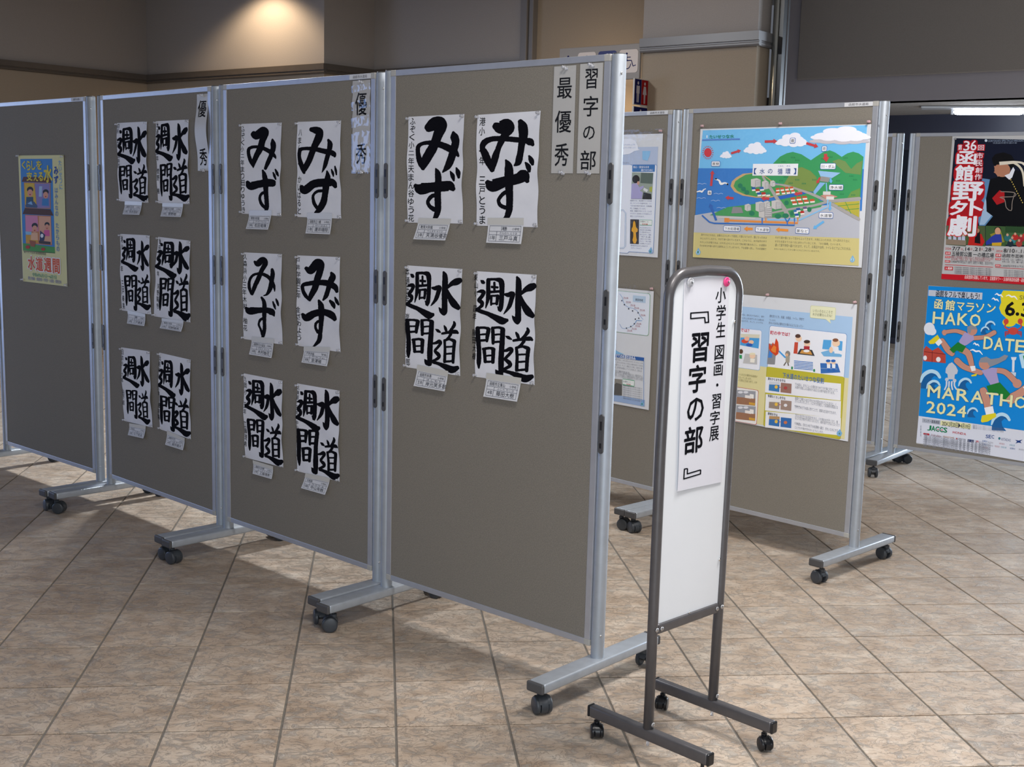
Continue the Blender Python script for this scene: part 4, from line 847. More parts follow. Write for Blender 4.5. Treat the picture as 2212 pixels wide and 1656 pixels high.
def magnet(name, label, x, z, m, g=None):
    X = SGA + dS * x
    t = thing(name, label, 'magnet', (X.x, X.y, z), math.atan2(dS.y, dS.x))
    lathe_obj('magnet_body', [(0, 0), (.0115, 0), (.0125, .002), (.0115, .0045), (.0085, .005), (.0075, .0035), (.006, .0075), (.0035, .0078), (0, .0078)], m, t, 24, Matrix.Rotation(PI / 2, 4, 'X'), loc=(0, -.0065, 0))
    lathe_obj('magnet_core', [(0, 0), (.0026, 0), (.0026, .001), (0, .001)], DARKP, t, 12, Matrix.Rotation(PI / 2, 4, 'X'), loc=(0, -.0142, 0))
magnet('round_magnet', 'clear plastic magnet at the top left of the white notice', .076, 1.206, CLEAR)
magnet('round_magnet', 'pink plastic magnet at the top right of the white notice', .226, 1.203, PINK)

# ------------------------------------------------------------------ printed posters on the panels
def poster(pan, name, label, u0, u1, v0, v1, src, dst, base_mat, draw, wav=.0, pins=(), film=None, m=PRINT, tiltz=0, group=None):
    uc, vc = (u0 + u1) / 2, (v0 + v1) / 2
    root = panel_root(pan, name, label, 'poster', group, uc, vc)
    def df(u, v):
        s_ = (u - u0) / (u1 - u0); t_ = (v1 - v) / (v1 - v0)
        return .002 + wav * (.003 * abs(2 * s_ - 1) ** 3 * math.sin(PI * min(1, max(0, t_))) + .0008 * (1 + math.sin(7 * s_ + 4 * t_)) + .004 * max(0, t_ - .8) * 3 * max(0, t_))
    n, k = 24, 24; V = []; Fc = []
    for j in range(n + 1):
        for i in range(k + 1):
            u, v = u0 + (u1 - u0) * i / k, v1 - (v1 - v0) * j / n; V.append((u - uc, -df(u, v), v - vc))
    for j in range(n):
        for i in range(k): q = j * (k + 1) + i; Fc.append((q, q + k + 1, q + k + 2, q + 1))
    me = bpy.data.meshes.new('paper_sheet'); me.from_pydata(V, [], Fc); link('paper_sheet', me, base_mat, root, smooth=True)
    f = homography(src, dst)
    a = Art(f, df); draw(a)
    # split large faces so that the print follows the bend of the sheet
    b = bmesh.new(); V = []
    lay = b.loops.layers.float_color.new('ink')
    bv = [b.verts.new((u, L, v)) for u, v, L in a.V]
    for fc, c in zip(a.F, a.C):
        try: fa = b.faces.new([bv[i] for i in fc])
        except ValueError: continue
        for lp in fa.loops: lp[lay] = (*c[:3], 1)
    if wav > 0:
        for _ in range(5):
            es = [e for e in b.edges if e.calc_length() > .035 * 1.2]
            if not es: break
            bmesh.ops.subdivide_edges(b, edges=es, cuts=1)
        bmesh.ops.triangulate(b, faces=[f_ for f_ in b.faces if len(f_.verts) > 4])
    for v_ in b.verts:
        u, L, z = v_.co; v_.co = (u - uc, -(df(u, z) + .0006 + L * .00018), z - vc)
    me = bpy.data.meshes.new('printed_picture'); b.to_mesh(me); b.free(); link('printed_picture', me, m, root)
    for pu, pv, pm in pins: pin(root, pu - uc, pv - vc, pm, 1.1, -.0026)
    if film:
        V = []; Fc = []; e = film
        for j in range(9):
            for i in range(9):
                u, v = u0 - e[0] + (u1 - u0 + e[0] + e[1]) * i / 8, v1 + e[2] - (v1 - v0 + e[2] + e[3]) * j / 8; V.append((u - uc, -(df(min(max(u, u0), u1), min(max(v, v0), v1)) + .0026), v - vc))
        for j in range(8):
            for i in range(8): q = j * 9 + i; Fc.append((q, q + 9, q + 10, q + 1))
        me = bpy.data.meshes.new('laminate_sleeve'); me.from_pydata(V, [], Fc); link('laminate_sleeve', me, FILM2, root, smooth=True)
    return root
FILM2 = mat('thin_laminate', (.8, .85, .9), .12, bump=(22, .25, .005)); film(FILM2, 1.0, 18, .004)

def water_cycle(a):
    a.poly([(138, 155), (1868, 98), (1828, 660), (86, 660)], '78c0ee', 0)
    a.poly([(92, 552), (1835, 560), (1812, 1000), (58, 1052)], '3f7fca', 1)
    a.poly([(52, 1046), (260, 1010), (1450, 940), (1500, 900), (1795, 860), (1785, 1290), (44, 1226)], 'b9bcc6', 2)
    # hills
    a.poly([(880, 500), (950, 430), (1020, 395), (1085, 380), (1175, 405), (1230, 440), (1275, 468), (1330, 430), (1400, 385), (1475, 363), (1530, 385), (1600, 432), (1660, 395), (1720, 378), (1780, 395), (1830, 432), (1795, 870), (1500, 915), (1150, 760), (880, 700), (780, 620)], '3f9c62', 2)
    a.poly([(990, 720), (1090, 560), (1180, 540), (1270, 580), (1330, 640), (1350, 700), (1300, 800), (1180, 780)], '7d9550', 3)
    a.poly([(1500, 480), (1570, 455), (1640, 480), (1700, 560), (1760, 500), (1822, 470), (1800, 620), (1640, 600)], '76955a', 3)
    a.poly([(1660, 862), (1700, 800), (1795, 760), (1790, 860)], '6f9a50', 3)
    for x, y in ((1085, 445), (1130, 475), (985, 490), (1480, 440), (960, 690), (1010, 650), (1060, 715), (1130, 680), (1200, 720), (1310, 680), (1400, 460), (1560, 690), (1640, 450), (1700, 640), (1740, 680), (1600, 830), (1720, 840), (1540, 790)):
        for k in range(3): a.poly([(x + k * 16 - 20, y), (x + k * 16 - 8, y), (x + k * 16 - 14, y - 20)], '2f7f55', 4)
    # land with town
    a.poly([(430, 740), (445, 690), (490, 650), (560, 610), (660, 600), (790, 630), (900, 710), (1140, 770), (1180, 800), (900, 860), (700, 862), (560, 840), (470, 800)], 'caa877', 3)
    a.poly([(462, 740), (480, 690), (520, 660), (590, 620), (680, 606), (790, 640), (900, 720), (1130, 780), (1150, 800), (880, 845), (700, 850), (580, 826), (500, 790)], '4a9c5c', 4)
    a.poly([(210, 1045), (400, 960), (700, 925), (900, 890), (960, 860), (1420, 900), (1380, 960), (1180, 1000), (1160, 1070), (760, 1070)], '4c9c60', 4)
    a.poly([(880, 850), (1180, 800), (1310, 830), (1380, 900), (1200, 920), (990, 955)], '4a9c5c', 4)
    a.poly([(860, 860), (1180, 798), (1310, 800), (1100, 850), (960, 880)], '3567bd', 5)
    # roads
    for p in ([(770, 640, 22), (800, 690, 26), (850, 760, 30), (920, 870, 36), (1010, 1000, 44), (1035, 1075, 50)], [(850, 720, 18), (1000, 730, 18), (1160, 780, 22), (1300, 830, 28), (1450, 900, 32)], [(1450, 898, 34), (1620, 885, 32), (1790, 870, 34)], [(870, 1020, 18), (1100, 975, 22), (1300, 945, 24), (1450, 905, 26)], [(1450, 900, 26), (1620, 1000, 30), (1784, 1090, 30)]): a.stroke(p, 'a9a6a4', 5, 30)
    a.poly([(1510, 915), (1790, 895), (1784, 1070)], 'b9b048', 5)
    for p in ([(1560, 950), (1788, 925)], [(1640, 990), (1788, 975)], [(1640, 905), (1700, 1030)]): a.line(p, 6, '4c9c50', 6)
    # arrows, sun, clouds
    for q in ((790, 272, 922, 268, 26), (1228, 288, 1354, 326, 26), (436, 396, 540, 364, 22), (1430, 400, 1440, 488, 34), (226, 738, 242, 575, 24), (462, 868, 375, 860, 24), (838, 872, 750, 866, 26), (1185, 812, 1098, 826, 24), (1372, 650, 1338, 714, 20)): a.arrow(*q, 'c9464c', 6)
    a.arrow(1480, 905, 1476, 1000, 20, '6db6ea', 6); a.arrow(1412, 1112, 1298, 1190, 24, '6db6ea', 6); a.arrow(280, 1100, 212, 922, 24, '3b6cb9', 6)
    a.arrow(664, 1190, 570, 1188, 26, 'e8943e', 6); a.arrow(1038, 1205, 906, 1196, 26, 'e8943e', 6)
    for i in range(18):
        t = i * PI / 9; a.poly([(192 + 48 * math.cos(t - .12), 388 + 60 * math.sin(t - .12)), (192 + 62 * math.cos(t), 388 + 76 * math.sin(t)), (192 + 48 * math.cos(t + .12), 388 + 60 * math.sin(t + .12))], 'c9404c', 3)
    a.ell(192, 388, 40, 48, 'cf3f4a', 3)
    a.cloud(380, 415, 62, 46, L=3); a.cloud(688, 348, 122, 78, L=3); a.cloud(1075, 262, 175, 92, L=3)
    a.cloud(1575, 250, 320, 70, 'c6c4cc', 3); a.cloud(1590, 200, 320, 98, L=4)
    # labels
    def lab(x0, y0, x1, y1, t, fill='f2f4fa'):
        a.frame(x0, y0, x1, y1, '4a6fae', fill, 7, .2, 5); m = (y1 - y0) * .2; a.text(t, x0 + m, y0 + m * 1.3, x1 - m, y1 - m, '33363c', 9, .01)
    lab(228, 476, 322, 534, '蒸発'); lab(186, 782, 236, 836, '海'); lab(1056, 232, 1114, 292, '雲'); lab(1390, 316, 1446, 376, '雨'); lab(1374, 498, 1540, 564, '川・ダム'); lab(1466, 722, 1620, 784, '浄水場')
    lab(1360, 1016, 1512, 1080, '水道管'); lab(356, 1156, 534, 1216, '下水処理場'); lab(692, 1166, 846, 1226, '下水道管'); lab(1114, 1178, 1260, 1242, '家など')
    a.rect(664, 505, 1140, 630, 'eceef4', 7)
    for t, x0, y0, x1, y1 in (('【', 678, 552, 704, 616), ('水', 738, 556, 790, 612), ('の', 824, 560, 872, 608), ('循', 928, 556, 978, 616), ('環', 1010, 556, 1062, 614), ('】', 1096, 552, 1122, 616)): a.text(t, x0, y0, x1, y1, '2c4f8c', 8, .02)
    a.text('じゅん', 932, 520, 990, 536, '2c4f8c', 8); a.text('かん', 1022, 520, 1062, 536, '2c4f8c', 8)
    a.text('1', 178, 206, 188, 236, 'eef2f8', 7); a.text('たいせつな水', 208, 200, 466, 238, '2c8a72', 7, .035)
    a.poly([(134, 250), (530, 238), (530, 252), (133, 262)], '5d84cc', 7)
    # dam, purification plant, pipes
    a.poly([(1352, 578), (1590, 600), (1500, 655), (1378, 640)], '9ac4ea', 5); a.poly([(1380, 636), (1480, 650), (1460, 700), (1372, 688)], '9a9794', 6); a.poly([(1372, 700), (1430, 705), (1345, 800), (1318, 832), (1300, 800)], '8cb8e6', 5)
    a.arrow(1484, 656, 1490, 712, 20, '6db6ea', 6); a.line([(1438, 705), (1444, 795)], 12, '84bdea', 5)
    a.poly([(1375, 840), (1470, 820), (1560, 852), (1450, 884)], 'c98f84', 5); a.rect(1404, 796, 1484, 832, 'd9d9d6', 6); a.rect(1438, 848, 1520, 882, 'dededc', 6)
    a.line([(1456, 880), (1450, 960), (1160, 1094), (826, 1092), (826, 1076)], 14, '8ac4ee', 6)
    a.line([(130, 1046), (210, 1118), (260, 1130), (700, 1140), (1104, 1152), (1104, 1076)], 16, '3f74bf', 7); a.line([(764, 1136), (764, 1074)], 13, '3f74bf', 7); a.line([(1028, 1146), (1028, 1120), (1004, 1076)], 13, '3f74bf', 7); a.line([(1028, 1120), (1056, 1076)], 13, '3f74bf', 7)
    a.line([(370, 1098), (700, 1112), (1138, 1128), (1138, 1072)], 20, 'e0904a', 6); a.rect(366, 1074, 418, 1118, 'e0904a', 7); a.line([(802, 1112), (802, 1074)], 12, 'e0904a', 7)
    a.rect(300, 1062, 690, 1082, 'c9cac8', 5)
    # buildings
    def house(x, y, w, h, c): a.poly([(x, y), (x + w, y - 4), (x + w + 8, y + h), (x + 6, y + h + 4)], c, 7); a.poly([(x + 6, y + h + 4), (x + w + 8, y + h), (x + w + 8, y + h + 16), (x + 8, y + h + 20)], 'ece9e4', 7)
    for r in range(2):
        for k in range(4): house(900 + k * 50 + (r * 14 if k else 4), 762 + r * 34 - k * 5, 36, 16, 'c85f3c')
    for r in range(2):
        for k in range(4 if r else 3): house(1058 + k * 62 + r * 18, 862 + r * 40 - k * 8, 48, 18, 'c45a38')
    for x, y, c in ((650, 752, '2f5fa0'), (690, 772, 'b4472e'), (735, 750, '3a68a8'), (708, 808, '2f5fa0'), (755, 806, 'b83838'), (800, 808, '3f8c74'), (1092, 990, '3a78b0'), (1120, 972, '2f5fa0'), (1160, 1002, 'b83030'), (1104, 1030, '2a5fa8'), (1190, 958, '70608c')): house(x, y, 40, 20, c)
    def tower(x, y, w, h):
        a.poly([(x, y), (x + w * .6, y - 12), (x + w, y + 6), (x + w, y + h), (x + w * .4, y + h + 10), (x, y + h - 6)], 'c8c6c4', 7)
        a.poly([(x + w * .42, y + 12), (x + w, y + 6), (x + w, y + h), (x + w * .42, y + h + 10)], 'a3a2a4', 8)
        for k in range(5): a.poly([(x + w * .48, y + 20 + k * h / 6), (x + w * .95, y + 15 + k * h / 6), (x + w * .95, y + 19 + k * h / 6), (x + w * .48, y + 25 + k * h / 6)], 'e4e4e4', 9)
    for q in ((645, 668, 105, 78), (762, 692, 72, 76), (848, 690, 54, 48), (694, 912, 96, 90), (780, 905, 70, 60), (728, 950, 140, 116), (862, 896, 108, 80), (580, 936, 66, 58)): tower(*q)
    a.poly([(455, 958), (545, 962), (565, 1022), (438, 1026)], '8e8e92', 7)
    for x, y, w in ((510, 720, 44), (545, 755, 44), (580, 790, 44), (1000, 900, 40), (1060, 1010, 36), (900, 1040, 60), (980, 1035, 60), (630, 1010, 50), (1240, 970, 40)): a.ell(x + w / 2, y + 16, w * .6, 26, '2f7f60', 6, 10)
    # gulls and ripples
    a.stroke([(270, 668, 12), (310, 680, 18), (330, 716, 26), (372, 706, 16), (404, 718, 14)], 'f0f0f0', 7, 12); a.ell(278, 664, 12, 8, '20242c', 8, 8); a.ell(400, 720, 10, 10, '20242c', 8, 8)
    a.stroke([(78, 800, 10), (110, 792, 18), (130, 800, 20), (150, 776, 10), (170, 768, 8)], 'f0f0f0', 7, 12)
    for x, y in ((82, 718), (255, 822), (75, 868), (225, 895), (285, 970)): a.stroke([(x, y, 3), (x + 25, y - 8, 4), (x + 50, y + 2, 4), (x + 75, y - 8, 4), (x + 95, y, 3)], 'bcd4ee', 6, 12)
    # caption band
    a.poly([(44, 1226), (1786, 1290), (1780, 1578), (34, 1486)], 'cfc487', 6)
    T = [('海や川などの水は、太陽のエネルギーで蒸発して雲になります。雲になった水は', 112, 1244, 806, 1290), ('みじんだりしながら、やがて海へ流れていきます。このように、水が自然の中で', 104, 1284, 804, 1328), ('わたしたちが使う水は、川やダムからとり入れて浄水場で飲み水にし、水道管を', 102, 1324, 802, 1368), ('そのまま川や海へ流すと自然をよごしてしまうので、下水道管へ流し、下水処理場で', 98, 1362, 800, 1406)]
    T2 = [('やがて雨や雪になって空からふってきます。大地にふった水は、川へ流れたり土に', 890, 1276, 1676, 1324), ('すがたを変えてぐるぐるとまわっていることを、「水の循環」といいます。', 890, 1316, 1588, 1362), ('通って家や学校へ届けられます。そして、お風呂や台所、トイレなどでよごれた水は、', 888, 1354, 1690, 1406), ('きれいな水にしてから海へともどされているのです。', 886, 1394, 1368, 1434)]
    for t, x0, y0, x1, y1 in T + T2: a.text(t, x0, y0 + 9, x1, y1 - 12, '6c6a58', 7, 0, tilt=-.0)
    for x, y, n in ((90, 1428, '1'), (1714, 1508, '2')):
        a.poly([(x - 26, y + 8), (x + 4, y - 42), (x + 28, y + 6), (x + 18, y + 28), (x, y + 36), (x - 18, y + 28)], '7fb2dc', 8); a.ell(x, y + 6, 20, 20, 'a9cfea', 9); a.text(n, x - 7, y - 8, x + 7, y + 18, '2f7f74', 10, .01)
Q1src = [(130, 145), (1912, 82), (1805, 1585), (28, 1490)]; Q1dst = [(.089, 1.701), (.861, 1.705), (.859, 1.178), (.070, 1.171)]
poster('Q2', 'water_cycle_poster', 'large laminated blue and green water cycle picture above the sign stand', .080, .861, 1.173, 1.703, Q1src, Q1dst, GLOSS, water_cycle, 0,
       ((.092, 1.715, PINKPALE), (.47, 1.715, PINKPALE), (.852, 1.712, PINKPALE)), (.004, .006, .02, .004), group='laminated waterworks posters')

def water_use(a):
    # left part of the sheet (mostly behind the sign stand)
    f = a.f
    def R(u0, v0, u1, v1, c, L): a.V += [(u, v, L) for u, v in ((u0, v0), (u1, v0), (u1, v1), (u0, v1))]; b = len(a.V) - 4; a.F.append((b, b + 1, b + 2, b + 3)); a.C.append(srgb(c))
    R(.095, .75, .838, .985, 'a9c8e8', 0); R(.095, .512, .838, .75, 'dcd4a0', 0)
    a.frame(470, 430, 1266, 905, '6b92c8', 'e9ecf4', 1, .05, 4); a.frame(-200, 405, 400, 812, '9ab4dc', 'e9ecf4', 1, .05, 4)
    a.text('町の中では？', 494, 452, 694, 492, 'c63248', 5, .03); a.text('では？', 190, 424, 280, 456, 'c63248', 5, .03)
    # bubble and droplet figure left plain
    a.frame(900, 196, 1160, 325, 'c8cc9a', 'e4e5c4', 2, .12, 3); a.poly([(1050, 318), (1100, 320), (1112, 372)], 'e4e5c4', 3)
    a.text('いろいろなところで', 928, 232, 1130, 262, '88886c', 5); a.text('水が必要なんだね！', 924, 268, 1124, 298, '88886c', 5)
    for t, x0, y0, x1, y1 in (('顔を洗うとき、洗濯、お風呂、トイレ、学校で', 484, 296, 838, 330), ('ています。', 484, 328, 552, 352), ('きれいな水を必要なだけ使えるようになってい', 476, 366, 830, 400), ('水は、飲むだけではなく、食や', 205, 280, 432, 306), ('ときに火を消すときにも使われ', 205, 314, 430, 340), ('るのです。そして、いつでも', 200, 344, 418, 368)): a.text(t, x0, y0, x1, y1 - 6, '707888', 5)
    # fire scene
    a.poly([(478, 575), (560, 580), (540, 790), (460, 785)], '8d8f94', 2); a.poly([(482, 640), (520, 640), (510, 720), (470, 718)], '4a86d0', 3)
    a.poly([(480, 620), (482, 570), (505, 600), (520, 560), (535, 590), (552, 520), (575, 560), (582, 640), (575, 680), (550, 700), (510, 670), (490, 650)], 'd24a28', 4); a.poly([(500, 640), (530, 590), (555, 610), (550, 670), (520, 660)], 'e88838', 5)
    a.line([(580, 650), (650, 720)], 16, '4aa0e0', 4); a.ell(672, 680, 26, 32, '8e8a86', 4); a.poly([(650, 700), (694, 706), (690, 770), (650, 766)], 'a8a294', 4); a.line([(655, 765), (632, 800)], 12, '70685e', 4); a.line([(672, 768), (680, 802)], 12, '70685e', 4); a.ell(664, 690, 14, 16, 'e0b48c', 5)
    # cooking
    a.poly([(742, 560), (778, 562), (770, 680), (730, 676)], 'c8503c', 3); a.ell(784, 524, 32, 30, 'f0d0b4', 4); a.ell(776, 498, 28, 20, '5a4038', 5); a.ell(870, 575, 32, 28, 'f0d0b4', 4); a.ell(868, 556, 32, 18, '4a3830', 5); a.poly([(838, 600), (896, 604), (894, 640), (836, 634)], 'b4343c', 4)
    a.poly([(800, 628), (920, 640), (948, 702), (768, 682)], '3c3c40', 4); a.poly([(815, 640), (905, 650), (925, 690), (795, 674)], 'd09850', 5); a.ell(864, 650, 32, 14, 'f0f0f0', 6)
    # mirror
    a.poly([(1036, 536), (1118, 540), (1110, 640), (1024, 630)], '58a8e0', 3); a.poly([(1170, 545), (1232, 552), (1226, 650), (1168, 640)], '58a8e0', 3); a.poly([(1010, 664), (1100, 640), (1225, 690), (1220, 712), (1040, 705)], '78b4e0', 4); a.ell(1166, 570, 40, 38, 'f0d0b4', 5); a.ell(1160, 540, 30, 18, '8a5a40', 6); a.poly([(1140, 606), (1190, 610), (1196, 680), (1150, 676)], 'e8ecf4', 5); a.ell(1115, 640, 20, 32, 'f0d0b4', 5)
    # school block
    a.poly([(736, 745), (936, 765), (930, 860), (730, 842)], 'f2f4f8', 2)
    for k in range(6): a.poly([(736, 748 + k * 15), (930, 766 + k * 15), (930, 774 + k * 15), (736, 756 + k * 15)], '3f78c4', 3)
    a.ell(716, 824, 10, 16, '2f8a58', 3); a.ell(942, 850, 10, 16, '2f8a58', 3)
    # workers
    a.poly([(1004, 775), (1180, 780), (1210, 870), (1010, 880)], '3a70b8', 3); a.line([(1010, 828), (1180, 836)], 6, '8aa8d0', 4)
    for x in (1088, 1140): a.ell(x, 766, 24, 24, 'f0d0b4', 5); a.ell(x - 2, 752, 24, 14, '2f68b8', 6); a.poly([(x - 16, 786), (x + 20, 788), (x + 18, 828), (x - 14, 826)], 'eef0f4', 5); a.poly([(x - 14, 826), (x + 18, 828), (x + 14, 862), (x - 8, 860)], '2f68b8', 5)
    # swimming and cooking at the left
    a.poly([(192, 475), (386, 482), (374, 626), (184, 590)], '4ea0dc', 3); a.poly([(192, 475), (386, 482), (384, 520), (190, 512)], 'd8d4c0', 4); a.ell(255, 525, 26, 22, 'f0b8a0', 5); a.ell(235, 550, 36, 22, 'd8503c', 4); a.ell(300, 560, 26, 20, 'f0c8a8', 5); a.ell(280, 588, 34, 16, '2f60b8', 5)
    a.ell(196, 655, 20, 24, '5a4030', 5); a.poly([(180, 690), (205, 692), (205, 730), (178, 726)], '2f9a5c', 4); a.poly([(236, 676), (360, 690), (360, 790), (214, 776)], 'c0c0c0', 3); a.ell(312, 700, 30, 28, 'f0d0b4', 5); a.ell(312, 680, 32, 12, 'e8e0c0', 6); a.poly([(290, 726), (338, 730), (332, 770), (288, 766)], 'f0ece0', 4)
    # sewer panels
    a.frame(436, 856, 1236, 1492, 'a8a028', 'c0b83c', 1, .03, 4)
    a.text('下水道のたいせつな役割', 616, 898, 1040, 956, '3f6fae', 5, .02)
    for k, (y0, y1, t) in enumerate(((908, 1112, '浸水からまちを守る'), (1086, 1296, '快適なくらしを守る'), (1262, 1470, '環境を守る'))):
        a.poly([(448, y0 + 6), (1216, y0 + 78), (1212, y1 + 46), (440, y1 - 38)], 'e9ebf2', 3)
        a.text(t, 468, y0 + 22, 468 + 20 * len(t), y0 + 50, '30343c', 5, .02)
        c1, c2 = (('3f7fb8', '9a7468'), ('9a8a7c', 'a08a80'), ('3a74b4', '3a6fb0'))[k]
        a.poly([(484, y0 + 52), (590, y0 + 60), (586, y0 + 162), (478, y0 + 146)], c1, 4); a.poly([(602, y0 + 66), (712, y0 + 78), (708, y0 + 178), (598, y0 + 164)], c2, 4)
        a.poly([(484, y0 + 52), (590, y0 + 60), (588, y0 + 90), (482, y0 + 84)], ('d0d4dc', 'e6e6e6', 'b89468')[k], 5); a.ell(555, y0 + 110, 16, 18, 'e8c050', 6); a.ell(650, y0 + 120, 18, 16, ('b04848', 'e8e8ee', 'd07850')[k], 6); a.poly([(586, y0 + 108), (604, y0 + 112), (586, y0 + 120)], 'c83838', 6)
        for j, tt in enumerate((('下水道は、まちにふった雨をあつめて川や海に流すことで、', '大雨や大雨による浸水から私たちの命や家を守ります。'), ('家庭や工場から出た汚れた水が家のまわりにたまると、く', 'さいにおいがしたり、ハエやカが発生して伝染病の原因にな', 'ります。', '汚れた水を下水道に流すことで、清潔な生活ができます。'), ('汚れた水がそのまま流されると、川や海の水が汚くなり、魚', 'などの生き物がすめなくなったり、海水浴ができなくなったり', 'します。', '下水道は、汚れた水を下水処理場へ運び、きれいな水にする', 'ことで川や海が汚れないようにします。'))[k]):
            yy = y0 + (88 if k == 0 else 54) + j * 29; n = len(tt); a.text(tt, 742, yy + 10, 742 + n * 16.4, yy + 26 + n * .6, '7a7c84', 5)
    a.frame(100, 1030, 366, 1386, 'b84838', 'e8e6e4', 1, .06, 4)
    for y in (1062, 1218):
        a.poly([(150, y - 14), (345, y), (342, y + 80), (145, y + 60)], '9a9ca4', 4); a.poly([(146, y + 56), (342, y + 76), (340, y + 148), (140, y + 128)], '9c7258', 4); a.rect(236, y + 42, 300, y + 72, 'e8e4e0', 5); a.rect(284, y + 30, 325, y + 74, 'eceae6', 5); a.rect(276, y + 116, 338, y + 140, 'd0a040', 5)
        for x in (190, 245): a.ell(x, y + 10, 26, 13, 'dcdde4', 5, 12)
    for t, x0, y0, x1, y1 in (('いふなどの豪雨や伝染病が', 178, 888, 362, 912), ('となってしまいます。', 170, 916, 304, 940), ('った雨などをあつめて、川や', 165, 948, 360, 972)): a.text(t, x0, y0, x1, y1, '8c8660', 5)
    a.poly([(1172, 1490), (1206, 1450), (1230, 1492), (1220, 1518), (1200, 1526), (1180, 1516)], '7fb2dc', 7); a.text('4', 1192, 1484, 1210, 1508, '2f7f50', 8, .01)
    a.poly([(1110, 372), (1190, 292), (1196, 300), (1150, 420)], 'a9c8e8', 1)
Q2src = [(220, 90), (1380, 165), (1288, 1560), (130, 1395)]; Q2dst = [(.338, 1.028), (.853, 1.038), (.853, .512), (.328, .496)]
poster('Q2', 'water_use_poster', 'laminated poster of everyday water uses and sewer boxes, partly behind the sign stand', .078, .853, .505, 1.034, Q2src, Q2dst, GLOSS, water_use, 0,
       ((.455, 1.042, PINKPALE), (.845, 1.042, PINKPALE), (.09, 1.042, PINKPALE)), (.004, .004, .02, .004), group='laminated waterworks posters')

def supply(a):
    def R(u0, v0, u1, v1, c, L): a.V += [(u, v, L) for u, v in ((u0, v0), (u1, v0), (u1, v1), (u0, v1))]; b = len(a.V) - 4; a.F.append((b, b + 1, b + 2, b + 3)); a.C.append(srgb(c))
    R(.08, 1.177, .815, 1.634, 'b4c2dc', 0); R(.10, 1.19, .625, 1.555, 'e2e8f4', 1)
    a.frame(222, 470, 528, 1520, '5a80b8', 'e0e6f2', 1, .05, 4); a.frame(-400, 470, 244, 1510, '5a80b8', 'e4e9f4', 1, .05, 4)
    a.poly([(-60, 168), (240, 164), (290, 190), (318, 240), (324, 285), (345, 296), (280, 310), (220, 345), (130, 356), (-60, 356)], 'e6ebf6', 3)
    a.text('いっしょに学んでいきましょうね', 60, 226, 286, 244, '8a90a0', 5); a.text('くわしくしらべていきましょう', 60, 262, 290, 280, '8a90a0', 5); a.text('しています。', 128, 440, 220, 460, '8a90a0', 5)
    a.poly([(375, 310), (470, 308), (462, 360), (436, 425), (375, 410)], '8cc0e8', 3)
    a.rect(255, 474, 524, 556, '3f78b8', 4, .1); a.text('安心・安全な水を', 268, 486, 455, 514, 'f0f4fa', 6, .02); a.text('届けるために', 360, 524, 504, 550, 'f0f4fa', 6, .02)
    a.poly([(252, 562), (506, 570), (488, 886), (240, 880)], '97a49c', 4); a.poly([(360, 566), (506, 570), (496, 700), (352, 690)], '5c6c66', 5); a.ell(300, 645, 44, 50, '1c1a20', 6); a.poly([(250, 700), (310, 690), (340, 740), (390, 720), (392, 745), (345, 780), (380, 800), (370, 880), (240, 878)], 'a8a4d0', 6); a.poly([(390, 800), (480, 820), (486, 884), (376, 882)], '2a2c30', 5); a.poly([(395, 745), (445, 770), (430, 800), (385, 775)], 'd8dce0', 7); a.ell(328, 690, 16, 22, 'caa08c', 6); a.poly([(460, 740), (495, 730), (490, 800), (460, 790)], 'a8b050', 6)
    for k, t in enumerate(('函館市では、浄水場でつくる水道', '水、つくっている途中の水、つく', 'て水の出口安全であるか、水質試験', '所」で検査しています。', '毎日、検査をすることで、じゃ口', 'からでてくる水をいつでも安心して', '飲むことができます。')): a.text(t, 230, 892 + k * 31, 230 + min(256, 17 * len(t)), 910 + k * 31, '6c7080', 5)
    a.poly([(232, 1122), (336, 1124), (334, 1418), (228, 1414)], '3a3638', 4)
    a.poly([(278, 1136), (292, 1160), (300, 1215), (322, 1240), (318, 1270), (298, 1280), (304, 1340), (312, 1370), (296, 1410), (272, 1410), (258, 1370), (268, 1330), (268, 1280), (246, 1260), (250, 1230), (262, 1210), (266, 1160)], 'e0a830', 5)
    a.rect(344, 1128, 490, 1196, '2f9a68', 4); a.rect(346, 1132, 488, 1190, 'e6ecea', 5); a.text('水道のこと', 352, 1138, 448, 1160, '4a5060', 6); a.text('豆知識', 372, 1172, 440, 1188, 'c03838', 6, .02)
    for k in range(8): a.text(('みんなのまちにたつ', '消火栓の色は黄色', '冬の雪の中でもよく', '目だつように、函館', 'では', '火事のときすぐ使え', 'るよう、一年に何回', 'か点検しています。')[k], 346, 1216 + k * 27, 478, 1232 + k * 27, '6c7080', 5)
    a.text('消火栓の形はむかしのままです', 236, 1430, 440, 1448, '6c7080', 5); a.text('さがしてみよう', 240, 1458, 364, 1474, '6c7080', 5)
    a.line([(60, 1012), (148, 1014), (176, 1050), (172, 1440), (150, 1466), (60, 1464)], 16, '7fa0c4', 4); a.line([(60, 1012), (148, 1014), (176, 1050), (172, 1440), (150, 1466), (60, 1464)], 9, 'dfe6f2', 5)
    a.poly([(448, 1500), (482, 1452), (498, 1500), (486, 1530), (462, 1532)], '7fb0d8', 6); a.text('6', 464, 1492, 480, 1518, '2f8a50', 8, .01)
K1src = [(140, 115), (620, 103), (552, 1577), (80, 1550)]; K1dst = [(.610, 1.689), (.839, 1.688), (.836, 1.162), (.607, 1.160)]
poster('Q1', 'safe_water_poster', 'pale blue laminated poster with a laboratory photo, upper of the two beside the nearest panel', .062, .838, 1.161, 1.689, K1src, K1dst, GLOSS, supply, 0, ((.828, 1.70, PINKPALE),), (.004, .004, .02, .003), group='laminated waterworks posters')

